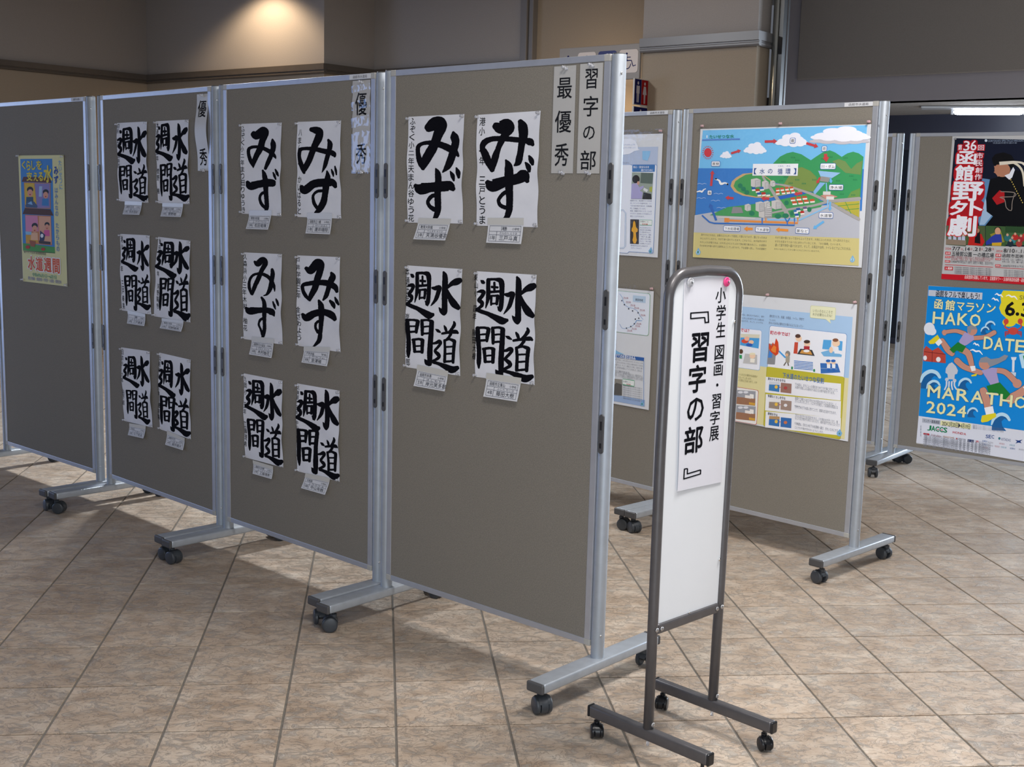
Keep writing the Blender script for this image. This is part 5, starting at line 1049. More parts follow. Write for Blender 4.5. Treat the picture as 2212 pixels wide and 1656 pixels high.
def history(a):
    def R(u0, v0, u1, v1, c, L): a.V += [(u, v, L) for u, v in ((u0, v0), (u1, v0), (u1, v1), (u0, v1))]; b = len(a.V) - 4; a.F.append((b, b + 1, b + 2, b + 3)); a.C.append(srgb(c))
    R(.08, .50, .80, .53, '98b0d4', 0); R(.08, .54, .62, .98, 'd4dce8', 0)
    a.frame(100, 168, 516, 670, '6aa878', 'dfe6f2', 1, .06, 4); a.rect(318, 214, 470, 292, 'b8cfe4', 4); a.text('東部地域', 346, 248, 438, 278, '4a5a70', 5, .01)
    P = [(160, 190), (195, 240), (205, 290), (250, 345), (320, 365), (375, 400), (400, 450), (440, 495)]
    a.stroke([(x, y, 4) for x, y in P], '6a98c8', 4, 20); a.stroke([(160, 550, 3), (190, 600, 4), (240, 600, 3), (300, 580, 3), (345, 540, 6), (360, 510, 10), (425, 512, 6)], '6a98c8', 4, 20)
    for x, y in ((186, 272), (217, 320), (267, 368), (314, 394), (380, 416), (388, 482), (347, 492), (335, 548), (293, 580), (241, 600)): a.ell(x, y, 8, 9, '3a3c44', 5, 10)
    for x, y in ((205, 240), (235, 290), (288, 328), (332, 360), (402, 386), (408, 446), (360, 548), (346, 576), (304, 608), (250, 630)): a.text('浄水場', x, y - 12, x + 56, y + 6, 'b07878', 5); a.line([(x - 4, y + 9), (x + 62, y + 9)], 2, 'b07878', 5)
    a.poly([(95, 850), (150, 885), (215, 912), (90, 908)], '84b8dc', 3); a.stroke([(118, 716, 3), (105, 760, 4), (100, 800, 8), (94, 850, 10)], '84b8dc', 3)
    a.poly([(92, 905), (452, 952), (448, 992), (90, 945)], '2f60a8', 4); a.text('こだての水道のあゆみ', 90, 918, 348, 966, 'f0f4fa', 6, .02)
    for k in range(6): a.text(('函館の水道は、みなと町の人々のくらしをよくする', 'また、近くに川が少なくてきれいな飲み水をつくるのは', 'が大変でした。そして、明治二十二年に、日本で二番', '目に、近代的な水道としてつくられました。日本人の', '手で工事が行われた', 'はじめてのこと。ほかの町へも伝えられ、水道が広がった')[k], 88, 985 + k * 30, 88 + (346, 346, 340, 336, 190, 346)[k], 1003 + k * 32, '70747e', 5)
    a.text('から今、いつでも安心して安全な水がつくられています', 82, 1160, 436, 1202, '70747e', 5)
    a.poly([(78, 1200), (188, 1212), (186, 1402), (72, 1392)], '8c8880', 4); a.poly([(78, 1290), (120, 1250), (188, 1270), (186, 1402), (72, 1392)], '5a5854', 5)
    a.rect(196, 1212, 334, 1286, '2f9a68', 4); a.rect(198, 1218, 332, 1278, 'e6ecea', 5); a.text('水道のこと', 204, 1228, 290, 1250, '4a5060', 6); a.text('豆知識', 240, 1262, 290, 1276, 'c03838', 6, .02)
    for k in range(7): a.text('函館の水道は古くからある水道です', 200, 1294 + k * 25, 428, 1310 + k * 25, '70747e', 5)
    a.line([(448, 990), (446, 1490)], 5, '6a8cc0', 4)
    a.poly([(408, 1504), (434, 1456), (450, 1504), (440, 1526), (418, 1528)], '7fb0d8', 6); a.text('8', 418, 1492, 436, 1514, '2f8a50', 8, .01)
K2src = [(120, 122), (573, 160), (493, 1572), (68, 1500)]; K2dst = [(.607, 1.013), (.828, 1.014), (.819, .489), (.607, .486)]
poster('Q1', 'waterworks_history_poster', 'pale laminated poster with a coast map, lower of the two beside the nearest panel', .052, .824, .488, 1.014, K2src, K2dst, GLOSS, history, 0, ((.815, 1.025, PINKPALE),), (.004, .004, .02, .003), group='laminated waterworks posters')

def festival(a):
    a.poly([(488, 88), (1560, 105), (1560, 1240), (395, 1210)], '10162a', 0)
    a.poly([(770, 510), (1100, 560), (1120, 900), (900, 1010), (740, 1010), (700, 880)], '5a86b0', 1); a.poly([(800, 720), (870, 900), (790, 1000), (740, 1000)], '9cb8d4', 2); a.poly([(1090, 1000), (1190, 955), (1290, 1010), (1300, 1040), (1090, 1030)], '8a9ab0', 2)
    a.poly([(500, 360), (520, 340), (560, 900), (420, 1000), (430, 800), (480, 500)], '1c2c4c', 1)
    # figure leaning forward: coat, head, headband
    a.poly([(850, 520), (980, 480), (1040, 520), (1120, 420), (1350, 500), (1500, 700), (1500, 1020), (1100, 1020), (800, 1010), (880, 910), (815, 860), (810, 720)], '080a10', 3)
    a.ell(978, 420, 82, 76, 'b07a60', 4, 24); a.poly([(892, 380), (905, 430), (888, 446), (912, 462), (930, 492), (980, 480), (960, 380)], 'b07a60', 4)
    a.poly([(880, 345), (870, 300), (905, 255), (990, 235), (1070, 262), (1110, 330), (1100, 400), (1060, 400), (1050, 360), (940, 365), (890, 370)], '0a0a0e', 5)
    a.poly([(945, 335), (1090, 325), (1094, 356), (950, 372)], 'd8d0c0', 6); a.stroke([(1090, 340, 26), (1150, 380, 24), (1190, 450, 22), (1204, 590, 14)], 'd4ccb8', 6, 20); a.stroke([(1090, 335, 20), (1180, 345, 22), (1227, 380, 30), (1300, 440, 20)], 'dcd4c4', 6, 20)
    a.poly([(1000, 480), (1050, 460), (1090, 390), (1108, 420), (1080, 500), (1050, 525)], 'dfe2ea', 5)
    for k in range(11): a.ell(1066 + k * 12, 525 + k * 24, 5, 8, 'd0b858', 5, 8)
    a.poly([(872, 720), (950, 635), (1000, 660), (1000, 760), (920, 790)], 'a81c22', 4); a.stroke([(960, 650, 8), (1100, 660, 9), (1105, 700, 8), (950, 710, 8), (1000, 730, 8), (1020, 820, 8), (1070, 850, 8), (1080, 760, 7), (1105, 670, 7)], '8a8078', 5, 20)
    a.text('GORYOKAKU SPECTACLE HAKODATE', 830, 102, 1212, 124, '8c9cb4', 5); a.ell(810, 112, 14, 14, 'c4d0dc', 5); a.text('市民創作野外劇の会', 880, 130, 1130, 144, '9aa8bc', 5)
    # title with red glow
    G = [('第', 522, 156, 562, 214), ('3', 580, 118, 640, 218), ('6', 652, 112, 712, 216), ('回', 728, 160, 788, 214), ('函', 512, 228, 706, 362), ('館', 496, 376, 676, 534), ('野', 466, 552, 776, 744), ('外', 442, 752, 770, 900), ('劇', 420, 905, 702, 1115), ('市', 712, 242, 780, 302), ('民', 706, 318, 772, 382), ('創', 700, 396, 768, 452), ('作', 694, 464, 762, 526)]
    for ch, x0, y0, x1, y1 in G:
        big = (x1 - x0) > 150; w_ = 30 if big else 14
        a.rect(x0 - w_ * .7, y0 - w_ * .5, x1 + w_ * .7, y1 + w_ * .5, 'a81822' if big else '8c1420', 2, .35)
    for ch, x0, y0, x1, y1 in G:
        big = (x1 - x0) > 150; a.text(ch, x0 - 8, y0 - 4, x1 + 8, y1 + 4, 'c81e28', 7, .07 if big else .05); a.text(ch, x0, y0, x1, y1, 'e8e8f0', 8, .045 if big else .02)
    # photo strip
    for x0, x1, c in ((395, 600, '5a6450'), (600, 800, '4a5a38'), (805, 1010, '3c5a34'), (1012, 1500, '41603c')): a.poly([(x0, 1008), (x1, 1012), (x1, 1228), (x0, 1210)], c, 3)
    for x in (420, 470, 520, 560): a.poly([(x, 1120), (x + 30, 1120), (x + 34, 1206), (x - 4, 1204)], 'b8c0d8', 4); a.ell(x + 14, 1112, 12, 14, 'c8a890', 5, 10)
    a.poly([(395, 1150), (600, 1165), (600, 1216), (393, 1206)], '8a7a6a', 4)
    a.poly([(640, 1110), (760, 1095), (795, 1180), (770, 1222), (620, 1214)], 'b82420', 5); a.poly([(700, 1060), (745, 1060), (750, 1200), (690, 1190)], '18141a', 6); a.ell(722, 1062, 20, 24, 'a87860', 7, 12)
    a.ell(930, 1068, 30, 40, 'c89878', 6, 14); a.ell(930, 1050, 34, 28, '18141a', 5, 14); a.poly([(905, 1100), (965, 1100), (975, 1190), (900, 1190), (810, 1215), (806, 1180), (870, 1120)], '2c3c98', 6); a.poly([(870, 1190), (970, 1185), (965, 1222), (870, 1220)], 'c8a02c', 7); a.poly([(850, 1100), (960, 1060), (1000, 1180), (900, 1210)], '8a8430', 4)
    for x, y, c in ((1030, 1140, '2c6a70'), (1080, 1170, '34808a'), (1110, 1130, 'b02c28'), (1170, 1150, '9a2c34'), (1215, 1120, 'b03430'), (1060, 1200, '203038'), (1150, 1200, 'a03c38')): a.ell(x, y, 34, 34, c, 5, 12); a.ell(x, y - 34, 13, 15, 'c09880', 6, 10)
    a.poly([(1012, 1015), (1500, 1030), (1500, 1100), (1012, 1080)], '2c4a2c', 4)
    # dates and details
    a.text('2024.', 388, 1240, 452, 1262, 'b83c40', 5); a.text('7/7', 460, 1232, 542, 1272, '1c1c24', 5, .02); a.text('.14', 572, 1236, 640, 1274, '1c1c24', 5, .02); a.text('.21', 676, 1238, 748, 1276, '1c1c24', 5, .02); a.text('.28', 784, 1240, 862, 1280, '1c1c24', 5, .02)
    for x in (550, 648, 758, 872): a.text('日', x, 1246, x + 16, 1268, 'b83c40', 5)
    a.text('2024.', 912, 1266, 984, 1288, 'b83c40', 5); a.text('8/10', 990, 1252, 1104, 1294, '1c1c24', 5, .02); a.text('土', 1112, 1264, 1134, 1288, '1c1c24', 5); a.text('.11', 1146, 1260, 1206, 1298, '1c1c24', 5, .02)
    for x0, y0, x1, y1, t in ((388, 1284, 442, 1314, '会場'), (386, 1328, 440, 1350, '時間'), (384, 1374, 438, 1396, '観覧料'), (906, 1306, 964, 1336, '会場'), (904, 1350, 962, 1372, '時間'), (902, 1418, 958, 1440, '観覧料'), (380, 1440, 466, 1478, '入場券')): a.rect(x0, y0, x1, y1, 'c0242c', 4); a.text(t, x0 + 6, y0 + 5, x1 - 6, y1 - 5, 'f4f0f0', 6, .01)
    a.text('五稜郭公園 一の橋広場', 452, 1288, 886, 1338, '22222a', 5, .01); a.text('函館市芸術ホール', 974, 1312, 1330, 1352, '22222a', 5, .01)
    a.text('開場十七時 開演十九時三十分より 雨天中止の場合があります', 446, 1336, 882, 1362, 'a05058', 5); a.text('当日会場にて受付します ご覧になる方はお早めにどうぞ', 446, 1356, 850, 1384, 'a05058', 5)
    a.text('1,000円', 446, 1378, 526, 1400, '22222a', 5, .01); a.text('中学生以下 500円（前売りの場合、当日の代も）', 530, 1382, 884, 1416, '50505a', 5); a.text('1,000円', 968, 1424, 1050, 1446, '22222a', 5, .01); a.text('中学生以下五百円', 1056, 1428, 1240, 1450, '50505a', 5)
    a.text('8月10日（土）16時から 12時', 974, 1356, 1240, 1382, '50505a', 5); a.text('8月11日（日）第一部 12時', 974, 1384, 1240, 1404, '50505a', 5)
    a.line([(384, 1418), (880, 1448)], 5, 'c0242c', 5); a.line([(902, 1448), (1400, 1480)], 5, 'c0242c', 5)
    for k in range(4): a.text('北海道新聞社 函館新聞社 市民創作の会 事務所および観光案内', 480, 1450 + k * 19, 860, 1464 + k * 21, '60606a', 5); a.text('お問い合わせ 市民創作の会 電話番号', 990, 1480 + k * 18, 1260, 1494 + k * 19, '60606a', 5)
    a.poly([(350, 1516), (1600, 1580), (1600, 1660), (345, 1570)], 'bc1c28', 4); a.text('会員登録を募集しています。 五稜郭タワー・五島軒商店街協賛・函館市', 580, 1548, 1227, 1588, 'f0e8e8', 6)
R1src = [(465, 68), (1227, 80), (1227, 1612), (345, 1568)]; R1dst = [(.205, 1.768), (.565, 1.757), (.626, 1.050), (.203, 1.045)]
MATP = mat('poster_paper', (.60, .60, .60), .5)
poster('R2', 'festival_poster', 'dark open-air drama festival poster with a figure in a white headband and red outlined title', .204, .720, 1.043, 1.768, R1src, R1dst, MATP, festival, 0, ((.22, 1.755, CLEAR),), m=PRINT)

def marathon(a):
    B = '0f86d6'; CR = 'e4e2b0'; SK = 'c48e7c'; OUT = '242838'
    a.poly([(183, 72), (1420, 135), (1400, 1430), (94, 1235)], B, 0)
    a.poly([(184, 108), (656, 134), (652, 196), (182, 160)], 'c0c6d2', 2); a.text('函館をフルで楽しもう!', 246, 122, 628, 182, '1c2230', 4, .02)
    for ch, x0, x1, y0, y1 in (('函', 236, 306, 194, 278), ('館', 332, 412, 200, 290), ('マ', 432, 496, 222, 292), ('ラ', 514, 582, 226, 306), ('ソ', 596, 668, 232, 310), ('ン', 696, 770, 236, 314)): a.text(ch, x0, y0, x1, y1, '2c3040', 3, .055); a.text(ch, x0, y0, x1, y1, CR, 4, .03)
    def big(t, x0, y0, x1, y1, dy):
        """lettering line that steps down to the right like the sheet edge"""
        n = len(t); wd = (x1 - x0) / n
        for i, ch in enumerate(t):
            yy = dy * i; k = .80 if ch != 'I' else .2
            a.text(ch, x0 + wd * i, y0 + yy, x0 + wd * (i + k + .04), y1 + yy, OUT, 8, .05); a.text(ch, x0 + wd * i, y0 + yy, x0 + wd * (i + k + .04), y1 + yy, CR, 9, .032)
    big('HAKO', 222, 306, 655, 412, 7); big('DATE', 668, 530, 1040, 640, 10); big('MARATHON', 176, 965, 1190, 1070, 17); big('2024', 164, 1106, 525, 1208, 13)
    # yellow splash, date
    a.poly([(838, 114), (1420, 140), (1410, 470), (1120, 480), (1000, 430), (930, 400), (880, 380), (820, 320), (802, 270), (820, 220), (812, 160)], 'e0d22c', 1); a.ell(890, 400, 60, 40, 'e0d22c', 1); a.text('6', 858, 218, 940, 340, '141414', 4, .05); a.ell(962, 326, 16, 16, '141414', 4); a.text('30', 1000, 232, 1160, 352, '141414', 4, .05); a.text('SUN', 980, 162, 1110, 200, '8a8a40', 4, .02)
    # gulls
    for x, y, w_, in ((800, 158, 34), (912, 172, 50), (768, 198, 30), (600, 600, 26), (598, 660, 56)):
        a.stroke([(x - w_, y - 6, 5), (x - w_ * .5, y - 16, 13), (x, y, 14), (x + w_ * .5, y - 4, 14), (x + w_, y + w_ * .5, 5)], 'f0f2f4', 3, 10)
    # waves
    def wave(x, y, r):
        a.poly([(x - r, y + r * .9), (x - r * .95, y + .1 * r), (x - r * .6, y - r * .5), (x, y - r * .8), (x + r * .5, y - r * .6), (x + r * .75, y - r * .1), (x + r * .3, y - r * .3), (x, y), (x + r * .1, y + r * .5), (x + r * .5, y + r)], '1c5f9c', 2)
        a.stroke([(x - r, y + r * .3, r * .16), (x - r * .75, y - r * .35, r * .34), (x - r * .1, y - r * .75, r * .36), (x + r * .5, y - r * .6, r * .34), (x + r * .82, y - r * .15, r * .26)], 'b8dcf0', 3, 10)
    wave(205, 905, 92); wave(228, 970, 62); wave(505, 950, 60); wave(726, 428, 46); wave(680, 470, 38); wave(570, 1205, 48); wave(820, 1290, 86)
    a.ell(190, 455, 48, 56, 'dfe4ee', 2); a.ell(215, 480, 36, 34, 'dfe4ee', 2)
    # brick warehouses
    a.poly([(140, 640), (162, 608), (215, 650), (268, 622), (332, 690), (332, 764), (136, 744)], 'b8483c', 3); a.line([(145, 660), (330, 684)], 5, '6a2424', 4); a.line([(215, 650), (212, 755)], 4, '6a2424', 4); a.ell(152, 716, 16, 22, 'e8e8ec', 4); a.ell(268, 730, 20, 22, 'e8e8ec', 4)
    # squid
    a.poly([(388, 756), (420, 790), (440, 830), (432, 860), (412, 866), (408, 910), (352, 908), (348, 862), (330, 850), (334, 810), (360, 770)], 'c4c8d2', 4); a.ell(342, 910, 16, 16, 'c4c8d2', 4); a.ell(410, 920, 16, 16, 'c4c8d2', 4)
    for x in (340, 362, 386, 410): a.stroke([(x, 930, 14), (x - 2, 965, 13), (x + (x - 375) * .5, 1000, 12)], 'd4d8e0', 4, 10)
    # crab
    a.ell(925, 478, 44, 34, 'c84840', 5); 
    for s in (-1, 1):
        a.stroke([(925 + s * 40, 465, 12), (925 + s * 72, 440, 12), (925 + s * 60, 400, 14)], 'c84840', 5, 10); a.ell(925 + s * 62, 392, 22, 26, 'c84840', 5)
        for k in range(3): a.stroke([(925 + s * 38, 482 + k * 10, 8), (925 + s * 72, 486 + k * 14, 8), (925 + s * 66, 512 + k * 10, 5)], 'b83c38', 5, 10)
    # tower
    a.poly([(905, 712), (955, 712), (946, 740), (912, 738)], 'd8e0ea', 4); a.poly([(916, 738), (938, 738), (934, 845), (914, 842)], 'd8e0ea', 4); a.poly([(890, 845), (950, 850), (946, 885), (886, 880)], 'c4d4e4', 4)
    a.poly([(975, 690), (1040, 670), (1200, 640), (1240, 800), (1100, 830), (1000, 810)], 'b8dcf0', 2); a.poly([(1010, 700), (1180, 670), (1200, 780), (1030, 790)], '2a8a48', 3)
    def limb(p, c, L=6): a.stroke([(x, y, w_ + 5) for x, y, w_ in p], OUT, L, 12); a.stroke(p, c, L + 1, 12)
    # upper runner
    limb([(315, 488, 34), (420, 475, 34), (500, 500, 40)], SK); a.ell(322, 490, 20, 26, SK, 8)
    limb([(580, 540, 40), (680, 530, 38), (760, 490, 42)], SK)
    limb([(300, 560, 44), (350, 640, 56), (390, 680, 46)], SK, 4); limb([(470, 640, 60), (530, 680, 56), (560, 780, 44)], SK, 4)
    a.poly([(240, 580), (280, 540), (305, 575), (270, 612)], 'eceef2', 8); a.poly([(180, 572), (262, 508), (280, 542), (232, 590), (196, 592)], 'e0d02c', 8); a.poly([(545, 792), (590, 788), (596, 830), (560, 838)], 'eceef2', 8); a.poly([(556, 872), (610, 856), (600, 880), (560, 884)], 'e0d02c', 8)
    a.poly([(500, 488), (575, 510), (582, 555), (520, 600), (480, 615), (448, 570)], 'a89cc8', 8); a.poly([(440, 575), (512, 615), (478, 670), (430, 650), (400, 675), (366, 640)], '1f7a34', 9)
    a.ell(566, 470, 44, 46, SK, 8); a.poly([(524, 480), (522, 440), (560, 422), (600, 436), (610, 462), (560, 462), (548, 500)], '8a8e98', 9)
    # lower runner
    limb([(430, 740, 54), (500, 800, 50), (640, 850, 46)], SK); limb([(780, 830, 46), (860, 850, 50), (960, 950, 54)], SK); a.ell(960, 950, 40, 40, SK, 8)
    limb([(660, 1010, 62), (690, 1100, 66), (700, 1160, 58)], SK, 5); limb([(900, 1090, 90), (980, 1040, 76), (1060, 970, 60)], SK, 5)
    a.poly([(670, 1165), (745, 1150), (758, 1215), (686, 1230)], 'eceef2', 8); a.poly([(640, 1285), (650, 1235), (770, 1212), (775, 1246), (700, 1290), (650, 1298)], 'e0d02c', 8); a.poly([(1010, 985), (1050, 945), (1110, 1000), (1070, 1040)], 'eceef2', 8)
    a.poly([(645, 830), (740, 806), (785, 810), (780, 850), (800, 940), (725, 960), (690, 900)], 'a89cc8', 8); a.poly([(690, 970), (806, 938), (900, 1045), (850, 1100), (780, 1030), (708, 1030)], '1f7a34', 9)
    a.ell(676, 768, 52, 56, SK, 8); a.poly([(628, 758), (640, 718), (690, 706), (730, 730), (800, 720), (850, 690), (882, 700), (860, 735), (790, 772), (720, 800), (700, 760)], '8a8e98', 9)
    # sponsor area
    a.poly([(94, 1235), (1400, 1432), (1390, 1720), (72, 1475)], 'd4d8e4', 2)
    a.poly([(126, 1256), (286, 1276), (284, 1316), (124, 1294)], 'b0b6c4', 3); a.text('ランナー募集期間', 136, 1272, 276, 1300, '2c3040', 5); a.poly([(288, 1278), (556, 1310), (552, 1358), (284, 1320)], 'e0dfae', 3); a.text('2024 2月20日▶4月19日', 298, 1296, 544, 1344, '2c3040', 5, .015)
    for k in range(3): a.text('募集人数フルマラソン及びハーフマラソン合計八千名まで受付中', 566, 1334 + k * 12, 840, 1342 + k * 15, '70747e', 5)
    for i, ch in enumerate('JACCS'): a.text(ch, 172 + i * 35, 1322 + i * 5, 204 + i * 35, 1366 + i * 5, '147a50', 5, .05)
    for x in (264, 298): a.ell(x, 1358 + (x - 264) * .14, 6, 6, 'c02c2c', 6, 10)
    for i, ch in enumerate('HONDA'): a.text(ch, 393 + i * 24, 1374 + i * 4, 413 + i * 24, 1394 + i * 4, 'b02434', 5, .03)
    for i, ch in enumerate('SEC'): a.text(ch, 682 + i * 26, 1408 + i * 2, 704 + i * 26, 1438 + i * 2, '2c4a8c', 5, .03)
    a.text('KITADAS', 820, 1442, 902, 1466, '50608a', 5); a.ell(802, 1442, 10, 12, '3c7a8a', 5); a.poly([(940, 1456), (972, 1462), (1006, 1454), (985, 1472), (1000, 1486), (970, 1480), (942, 1488), (958, 1472)], '1c3c7c', 5)
    a.rect(134, 1390, 190, 1408, 'b82c38', 4, .5); a.text('Hakodate', 206, 1402, 290, 1424, '8a5058', 5); a.text('alpinetravel', 306, 1416, 402, 1440, 'c08850', 5); a.ell(428, 1442, 7, 7, 'b82c38', 5); a.text('函館商工会', 440, 1438, 506, 1458, '606a7c', 5); a.rect(522, 1450, 578, 1474, '2c3c6c', 4); a.text('JR', 594, 1460, 622, 1482, 'c04050', 5, .03)
    for k, (x, y) in enumerate(((650, 1458), (700, 1470), (800, 1482), (890, 1496), (650, 1486), (700, 1498), (760, 1506), (816, 1514), (894, 1526), (972, 1536), (656, 1516))): a.text(('協賛社', '株式会社', '特別協力', '地域応援')[k % 4], x, y, x + 48, y + 16, ('4a6a9c', '8a8e98', 'b07880', '70a0b0')[k % 4], 5)
    for k in range(4): a.text('ご協賛いただいた各社のみなさま 函館市内および近郊の企業・団体・商店・病院・学校・組合・観光協会のみなさま', 128, 1430 + k * 15, 720, 1500 + k * 18, '8a8e9a', 5, tilt=-.005)
    a.vtext('協賛各社', 113, 1318, 1420, 10, '606a7c', 5)
R2src = [(183, 72), (1043, 115), (1043, 1640), (72, 1475)]; R2dst = [(.140, 1.004), (.629, 1.012), (.702, .163), (.138, .172)]
poster('R2', 'marathon_poster', 'blue city marathon poster with two running figures and cream lettering', .139, .733, .167, 1.006, R2src, R2dst, MATP, marathon, 0, (), m=PRINT)

def child(a):
    a.poly([(105, 85), (630, 78), (670, 1595), (162, 1535)], 'ddd9a0', 0)
    a.poly([(130, 125), (498, 122), (530, 1210), (160, 1175)], '3f86cc', 1); a.poly([(160, 1095), (528, 1140), (530, 1210), (162, 1178)], '4f9a48', 2)
    for ch, x0, y0, x1, y1 in (('く', 150, 150, 190, 240), ('ら', 205, 150, 250, 255), ('し', 262, 150, 305, 250), ('を', 318, 145, 378, 245), ('支', 205, 275, 270, 375), ('え', 285, 285, 335, 378), ('る', 342, 280, 395, 378), ('水', 405, 205, 498, 392)): a.text(ch, x0, y0, x1, y1, 'dcc838', 7, .05)
    a.poly([(168, 330), (470, 340), (490, 400), (148, 388)], '5a2f24', 4); a.poly([(172, 395), (478, 402), (482, 700), (185, 690)], 'c8843c', 3); a.poly([(180, 404), (290, 406), (320, 660), (190, 680)], 'd8b430', 4); a.poly([(296, 406), (472, 408), (475, 690), (325, 690)], '8a80b8', 4)
    a.poly([(184, 690), (480, 706), (512, 778), (158, 760)], '52301f', 4); a.poly([(186, 768), (484, 782), (496, 1120), (196, 1100)], 'c88050', 3); a.poly([(190, 776), (330, 782), (342, 960), (196, 960)], 'd88ab0', 4); a.poly([(345, 786), (480, 792), (490, 1110), (350, 1104)], 'e0a888', 4); a.poly([(192, 1000), (330, 1010), (335, 1090), (196, 1090)], 'd0a030', 4)
    for x, y, h, cc in ((245, 505, 44, '30506c'), (425, 530, 40, '3a80c0'), (298, 920, 42, 'e8b890'), (440, 900, 34, 'd85a98')):
        a.ell(x, y + h * .3, h * .72, h, 'dc9c80', 6, 16); a.ell(x, y - h * .6, h * .85, h * .8, '1c1818', 5, 16); a.ell(x, y + h * .7, h * .22, h * .2, 'b83030', 7, 8)
        a.poly([(x - h, y + h * 1.3), (x + h * .8, y + h * 1.3), (x + h * .9, y + h * 3.4), (x - h * 1.1, y + h * 3.3)], cc, 5)
    a.poly([(190, 660), (215, 615), (290, 615), (330, 665), (325, 690), (195, 684)], '405a80', 6); a.poly([(215, 640), (260, 610), (275, 655)], '8ab8e0', 7); a.poly([(350, 440), (385, 440), (380, 560), (345, 560)], 'a8c4e0', 5); a.poly([(190, 960), (262, 964), (256, 1000), (196, 998)], '90c0e0', 6)
    a.poly([(360, 950), (420, 1000), (405, 1070), (355, 1066)], '30385c', 6); a.ell(382, 1010, 18, 24, 'e8ecf0', 7, 10); a.poly([(345, 1065), (480, 1080), (482, 1112), (350, 1100)], '403434', 6)
    a.poly([(236, 1060), (312, 1075), (296, 1140), (250, 1130)], '9a5838', 6); a.ell(218, 1140, 26, 20, 'b83028', 6, 10); a.ell(395, 1165, 24, 18, 'b83028', 6, 10)
    a.line([(165, 1185), (532, 1210)], 5, '30281c', 5)
    a.vtext('たいせつに', 588, 135, 480, 34, '8ab4d8', 6, .03, 600); a.vtext('みず', 542, 208, 415, 46, '2c50a0', 6, .06, 546); a.vtext('はみんなの', 545, 452, 790, 34, '5888c8', 6, .02, 552); a.vtext('たからもの', 556, 858, 1195, 34, '5888c8', 6, .02, 566)
    for ch, x0, y0, x1, y1 in (('水', 220, 1250, 300, 1400), ('道', 312, 1260, 390, 1412), ('週', 408, 1270, 488, 1425), ('間', 506, 1280, 584, 1440)): a.text(ch, x0 - 6, y0 - 6, x1 + 6, y1 + 6, 'eceae6', 5, .09); a.text(ch, x0, y0, x1, y1, 'd85a2c', 6, .04)
    a.text('令和6年6月1日～6月7日', 268, 1450, 545, 1495, '3c9a80', 6, .01); a.text('厚生労働省・都道府県・市町村・水道局・関係団体', 218, 1500, 600, 1540, '6a6ab0', 6); a.text('第六十六回水道週間標語', 170, 1194, 425, 1222, '5a5844', 6)
POsrc = [(105, 85), (630, 78), (670, 1595), (162, 1535)]; POdst = [(.256, 1.540), (.684, 1.540), (.681, .956), (.262, .953)]
poster('P1', 'childs_drawing_poster', 'yellow-edged poster with a child\'s drawing of a two-storey house, alone on the leftmost panel', .259, .683, .955, 1.540, POsrc, POdst, CARD, child, 0, ((.256, 1.538, CLEAR), (.676, 1.533, CLEAR), (.258, .962, CLEAR), (.676, .963, CLEAR)), m=PRINTM)

# ------------------------------------------------------------------ restroom signs on and beside the column
sb = thing('restroom_sign_board', 'grey signboard with white and blue pictogram tiles, left of the column above the panels', 'sign', (F0.x, F0.y, 0), rF)
SBM = mat('grey_sign_plate', (.26, .235, .215), .5); 
def onF(px_, z): return px_, z
box('sign_plate', -.661, -.003, -.02, .0, 2.20, 2.428, SBM, sb, .003)
TW = mat('white_sign_tile', (.62, .54, .49), .5); TB_ = mat('navy_sign_tile', (.012, .018, .12), .4)
def tile_(x, m, icon):
    bm = bmesh.new(); pts = []; r = .02; x1_ = x + .148; z0, z1 = 2.241, 2.391
    for cx, cz, a0 in ((x1_ - r, z1 - r, 0), (x + r, z1 - r, 90), (x + r, z0 + r, 180), (x1_ - r, z0 + r, 270)):
        for i in range(6): q_ = math.radians(a0 + 18 * i); pts.append((cx + r * math.cos(q_), cz + r * math.sin(q_)))
    v0 = [bm.verts.new((a_, -.0225, b_)) for a_, b_ in pts]; v1 = [bm.verts.new((a_, -.019, b_)) for a_, b_ in pts]; bm.faces.new(v0)
    for i in range(len(pts)): j = (i + 1) % len(pts); bm.faces.new((v0[i], v0[j], v1[j], v1[i]))
    t_ = from_bm('pictogram_tile', bm, m, sb); a = Art(lambda u, v: (x + u * .148, 2.391 - v * .15))
    c = '0c1250' if m is TW else 'e8e0dc'
    if icon == 'wheel':
        a.ell(.40, .17, .055, .045, c, 1); a.line([(.40, .22), (.42, .50)], .05, c, 1); a.line([(.41, .33), (.62, .33)], .035, c, 1); a.line([(.42, .47), (.66, .47), (.76, .72), (.90, .68)], .045, c, 1)
        a.stroke([(.34, .42, .04), (.24, .55, .04), (.26, .72, .04), (.40, .82, .04), (.56, .78, .04), (.64, .62, .04)], c, 1, .05)
    elif icon == 'man':
        a.ell(.5, .18, .07, .06, c, 1); a.rect(.38, .26, .62, .58, c, 1); a.rect(.41, .58, .49, .90, c, 1); a.rect(.51, .58, .59, .90, c, 1)
    elif icon == 'baby':
        a.ell(.5, .22, .10, .08, c, 1); a.rect(.40, .32, .60, .65, c, 1); a.line([(.3, .7), (.7, .85)], .07, c, 1)
    a.build('pictogram', t_, PRINTM, 0, 0, .0228, .0002)
tile_(-.166, TW, 'wheel'); tile_(-.335, TB_, 'man'); tile_(-.502, TW, 'baby')
a = Art(lambda u, v: (-.65 + u * .13, 2.391 - v * .15)); a.ell(.5, .16, .07, .07, '0c1250', 1); a.rect(.38, .26, .62, .58, '0c1250', 1); a.rect(.41, .58, .49, .9, '0c1250', 1); a.rect(.51, .58, .59, .9, '0c1250', 1)
a.build('pictogram', sb, PRINTM, 0, 0, .0203, .0002)
PX = F0 + dF * .05
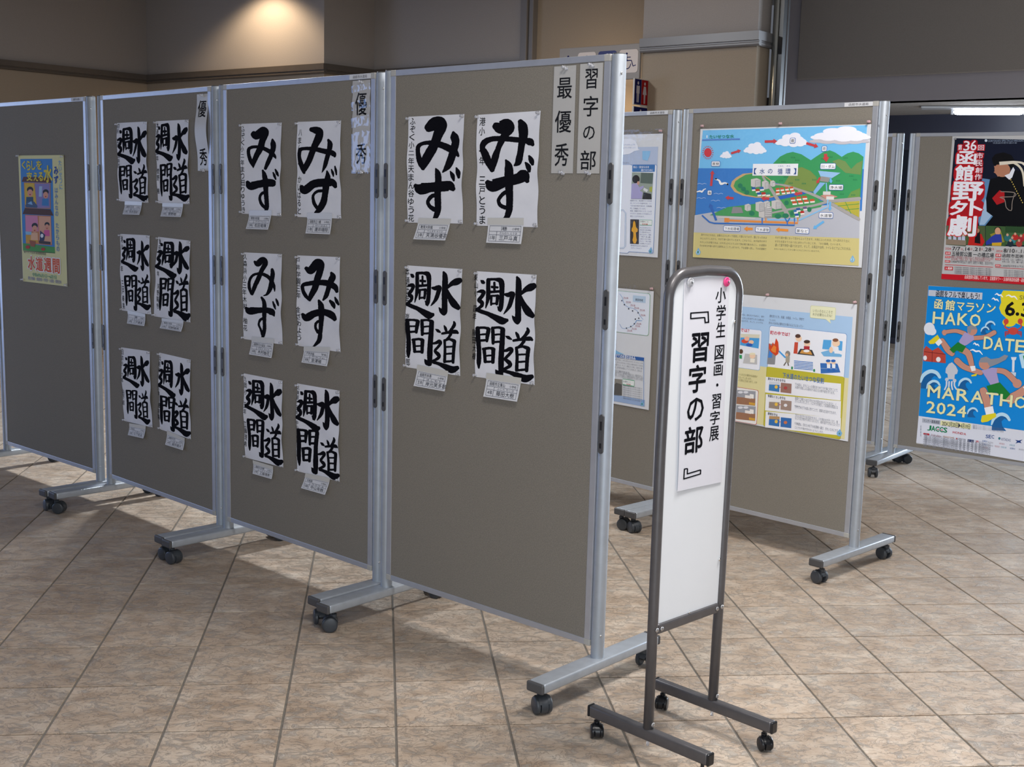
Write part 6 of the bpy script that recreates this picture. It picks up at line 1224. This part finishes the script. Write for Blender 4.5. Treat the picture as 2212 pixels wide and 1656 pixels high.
def proj_sign(z0, z1, faces, label, name='projecting_restroom_sign'):
    """plate at right angles to the column; its printed face looks along the column front"""
    ps = thing(name, label, 'sign', (PX.x, PX.y, 0), rF - PI / 2)     # local +X points out of the wall, +Y along the column
    box('sign_plate', -.002, .165, -.006, .006, z0, z1, mat('white_sign_edge', (.5, .48, .46), .5), ps, .002)
    for (x0, x1, c, icon) in faces:
        a = Art(lambda u, v: (u, v)); 
        a.V += [(x0, z0 + .005, 0), (x1, z0 + .005, 0), (x1, z1 - .005, 0), (x0, z1 - .005, 0)]; a.F.append((0, 1, 2, 3)); a.C.append(srgb(c))
        xc = (x0 + x1) / 2; W = 'b4aeb4'; h = z1 - z0
        def P(p, L=1): a.poly([(xc + u, z1 - h * v) for u, v in p], W, L)
        if icon:
            a.poly([(xc + .0095 * math.cos(t * PI / 8), z1 - h * .17 + .0105 * math.sin(t * PI / 8)) for t in range(16)], W, 1)
        if icon == 'm': P([(-.019, .27), (.019, .27), (.019, .56), (-.019, .56)]); P([(-.014, .56), (-.002, .56), (-.002, .9), (-.012, .9)]); P([(.002, .56), (.014, .56), (.012, .9), (.002, .9)])
        if icon == 'w': P([(-.012, .27), (.012, .27), (.024, .58), (-.024, .58)]); P([(-.010, .58), (-.001, .58), (-.001, .92), (-.008, .92)]); P([(.001, .58), (.010, .58), (.008, .92), (.001, .92)])
        # printed face on the +Y side: mirror across the plate
        me = bpy.data.meshes.new('sign_face'); me.from_pydata([(u, .0066 + L * .0003, v) for u, v, L in a.V], [], a.F)
        at = me.color_attributes.new('ink', 'FLOAT_COLOR', 'CORNER'); data = []
        for p, c2 in zip(me.polygons, a.C): data += [*c2[:3], 1.0] * p.loop_total
        at.data.foreach_set('color', data); link('sign_face', me, PRINTM, ps)
    return ps
proj_sign(2.022, 2.19, ((.082, .161, '12164e', 'm'), (.002, .080, '8e1418', 'w')), 'blue and red projecting sign with pale man and woman figures on the column')
proj_sign(1.85, 2.014, ((.002, .161, '12164e', 'm'),), 'navy projecting sign just below the blue and red one')
struct(box('door_1', .25, 1.15, -.03, .02, 0, 2.02, mat('grey_blue_door', (.24, .26, .29), .5), loc=(E0.x + dB.x * .35, E0.y + dB.y * .35, 0), rz=math.atan2(dB.y, dB.x)))
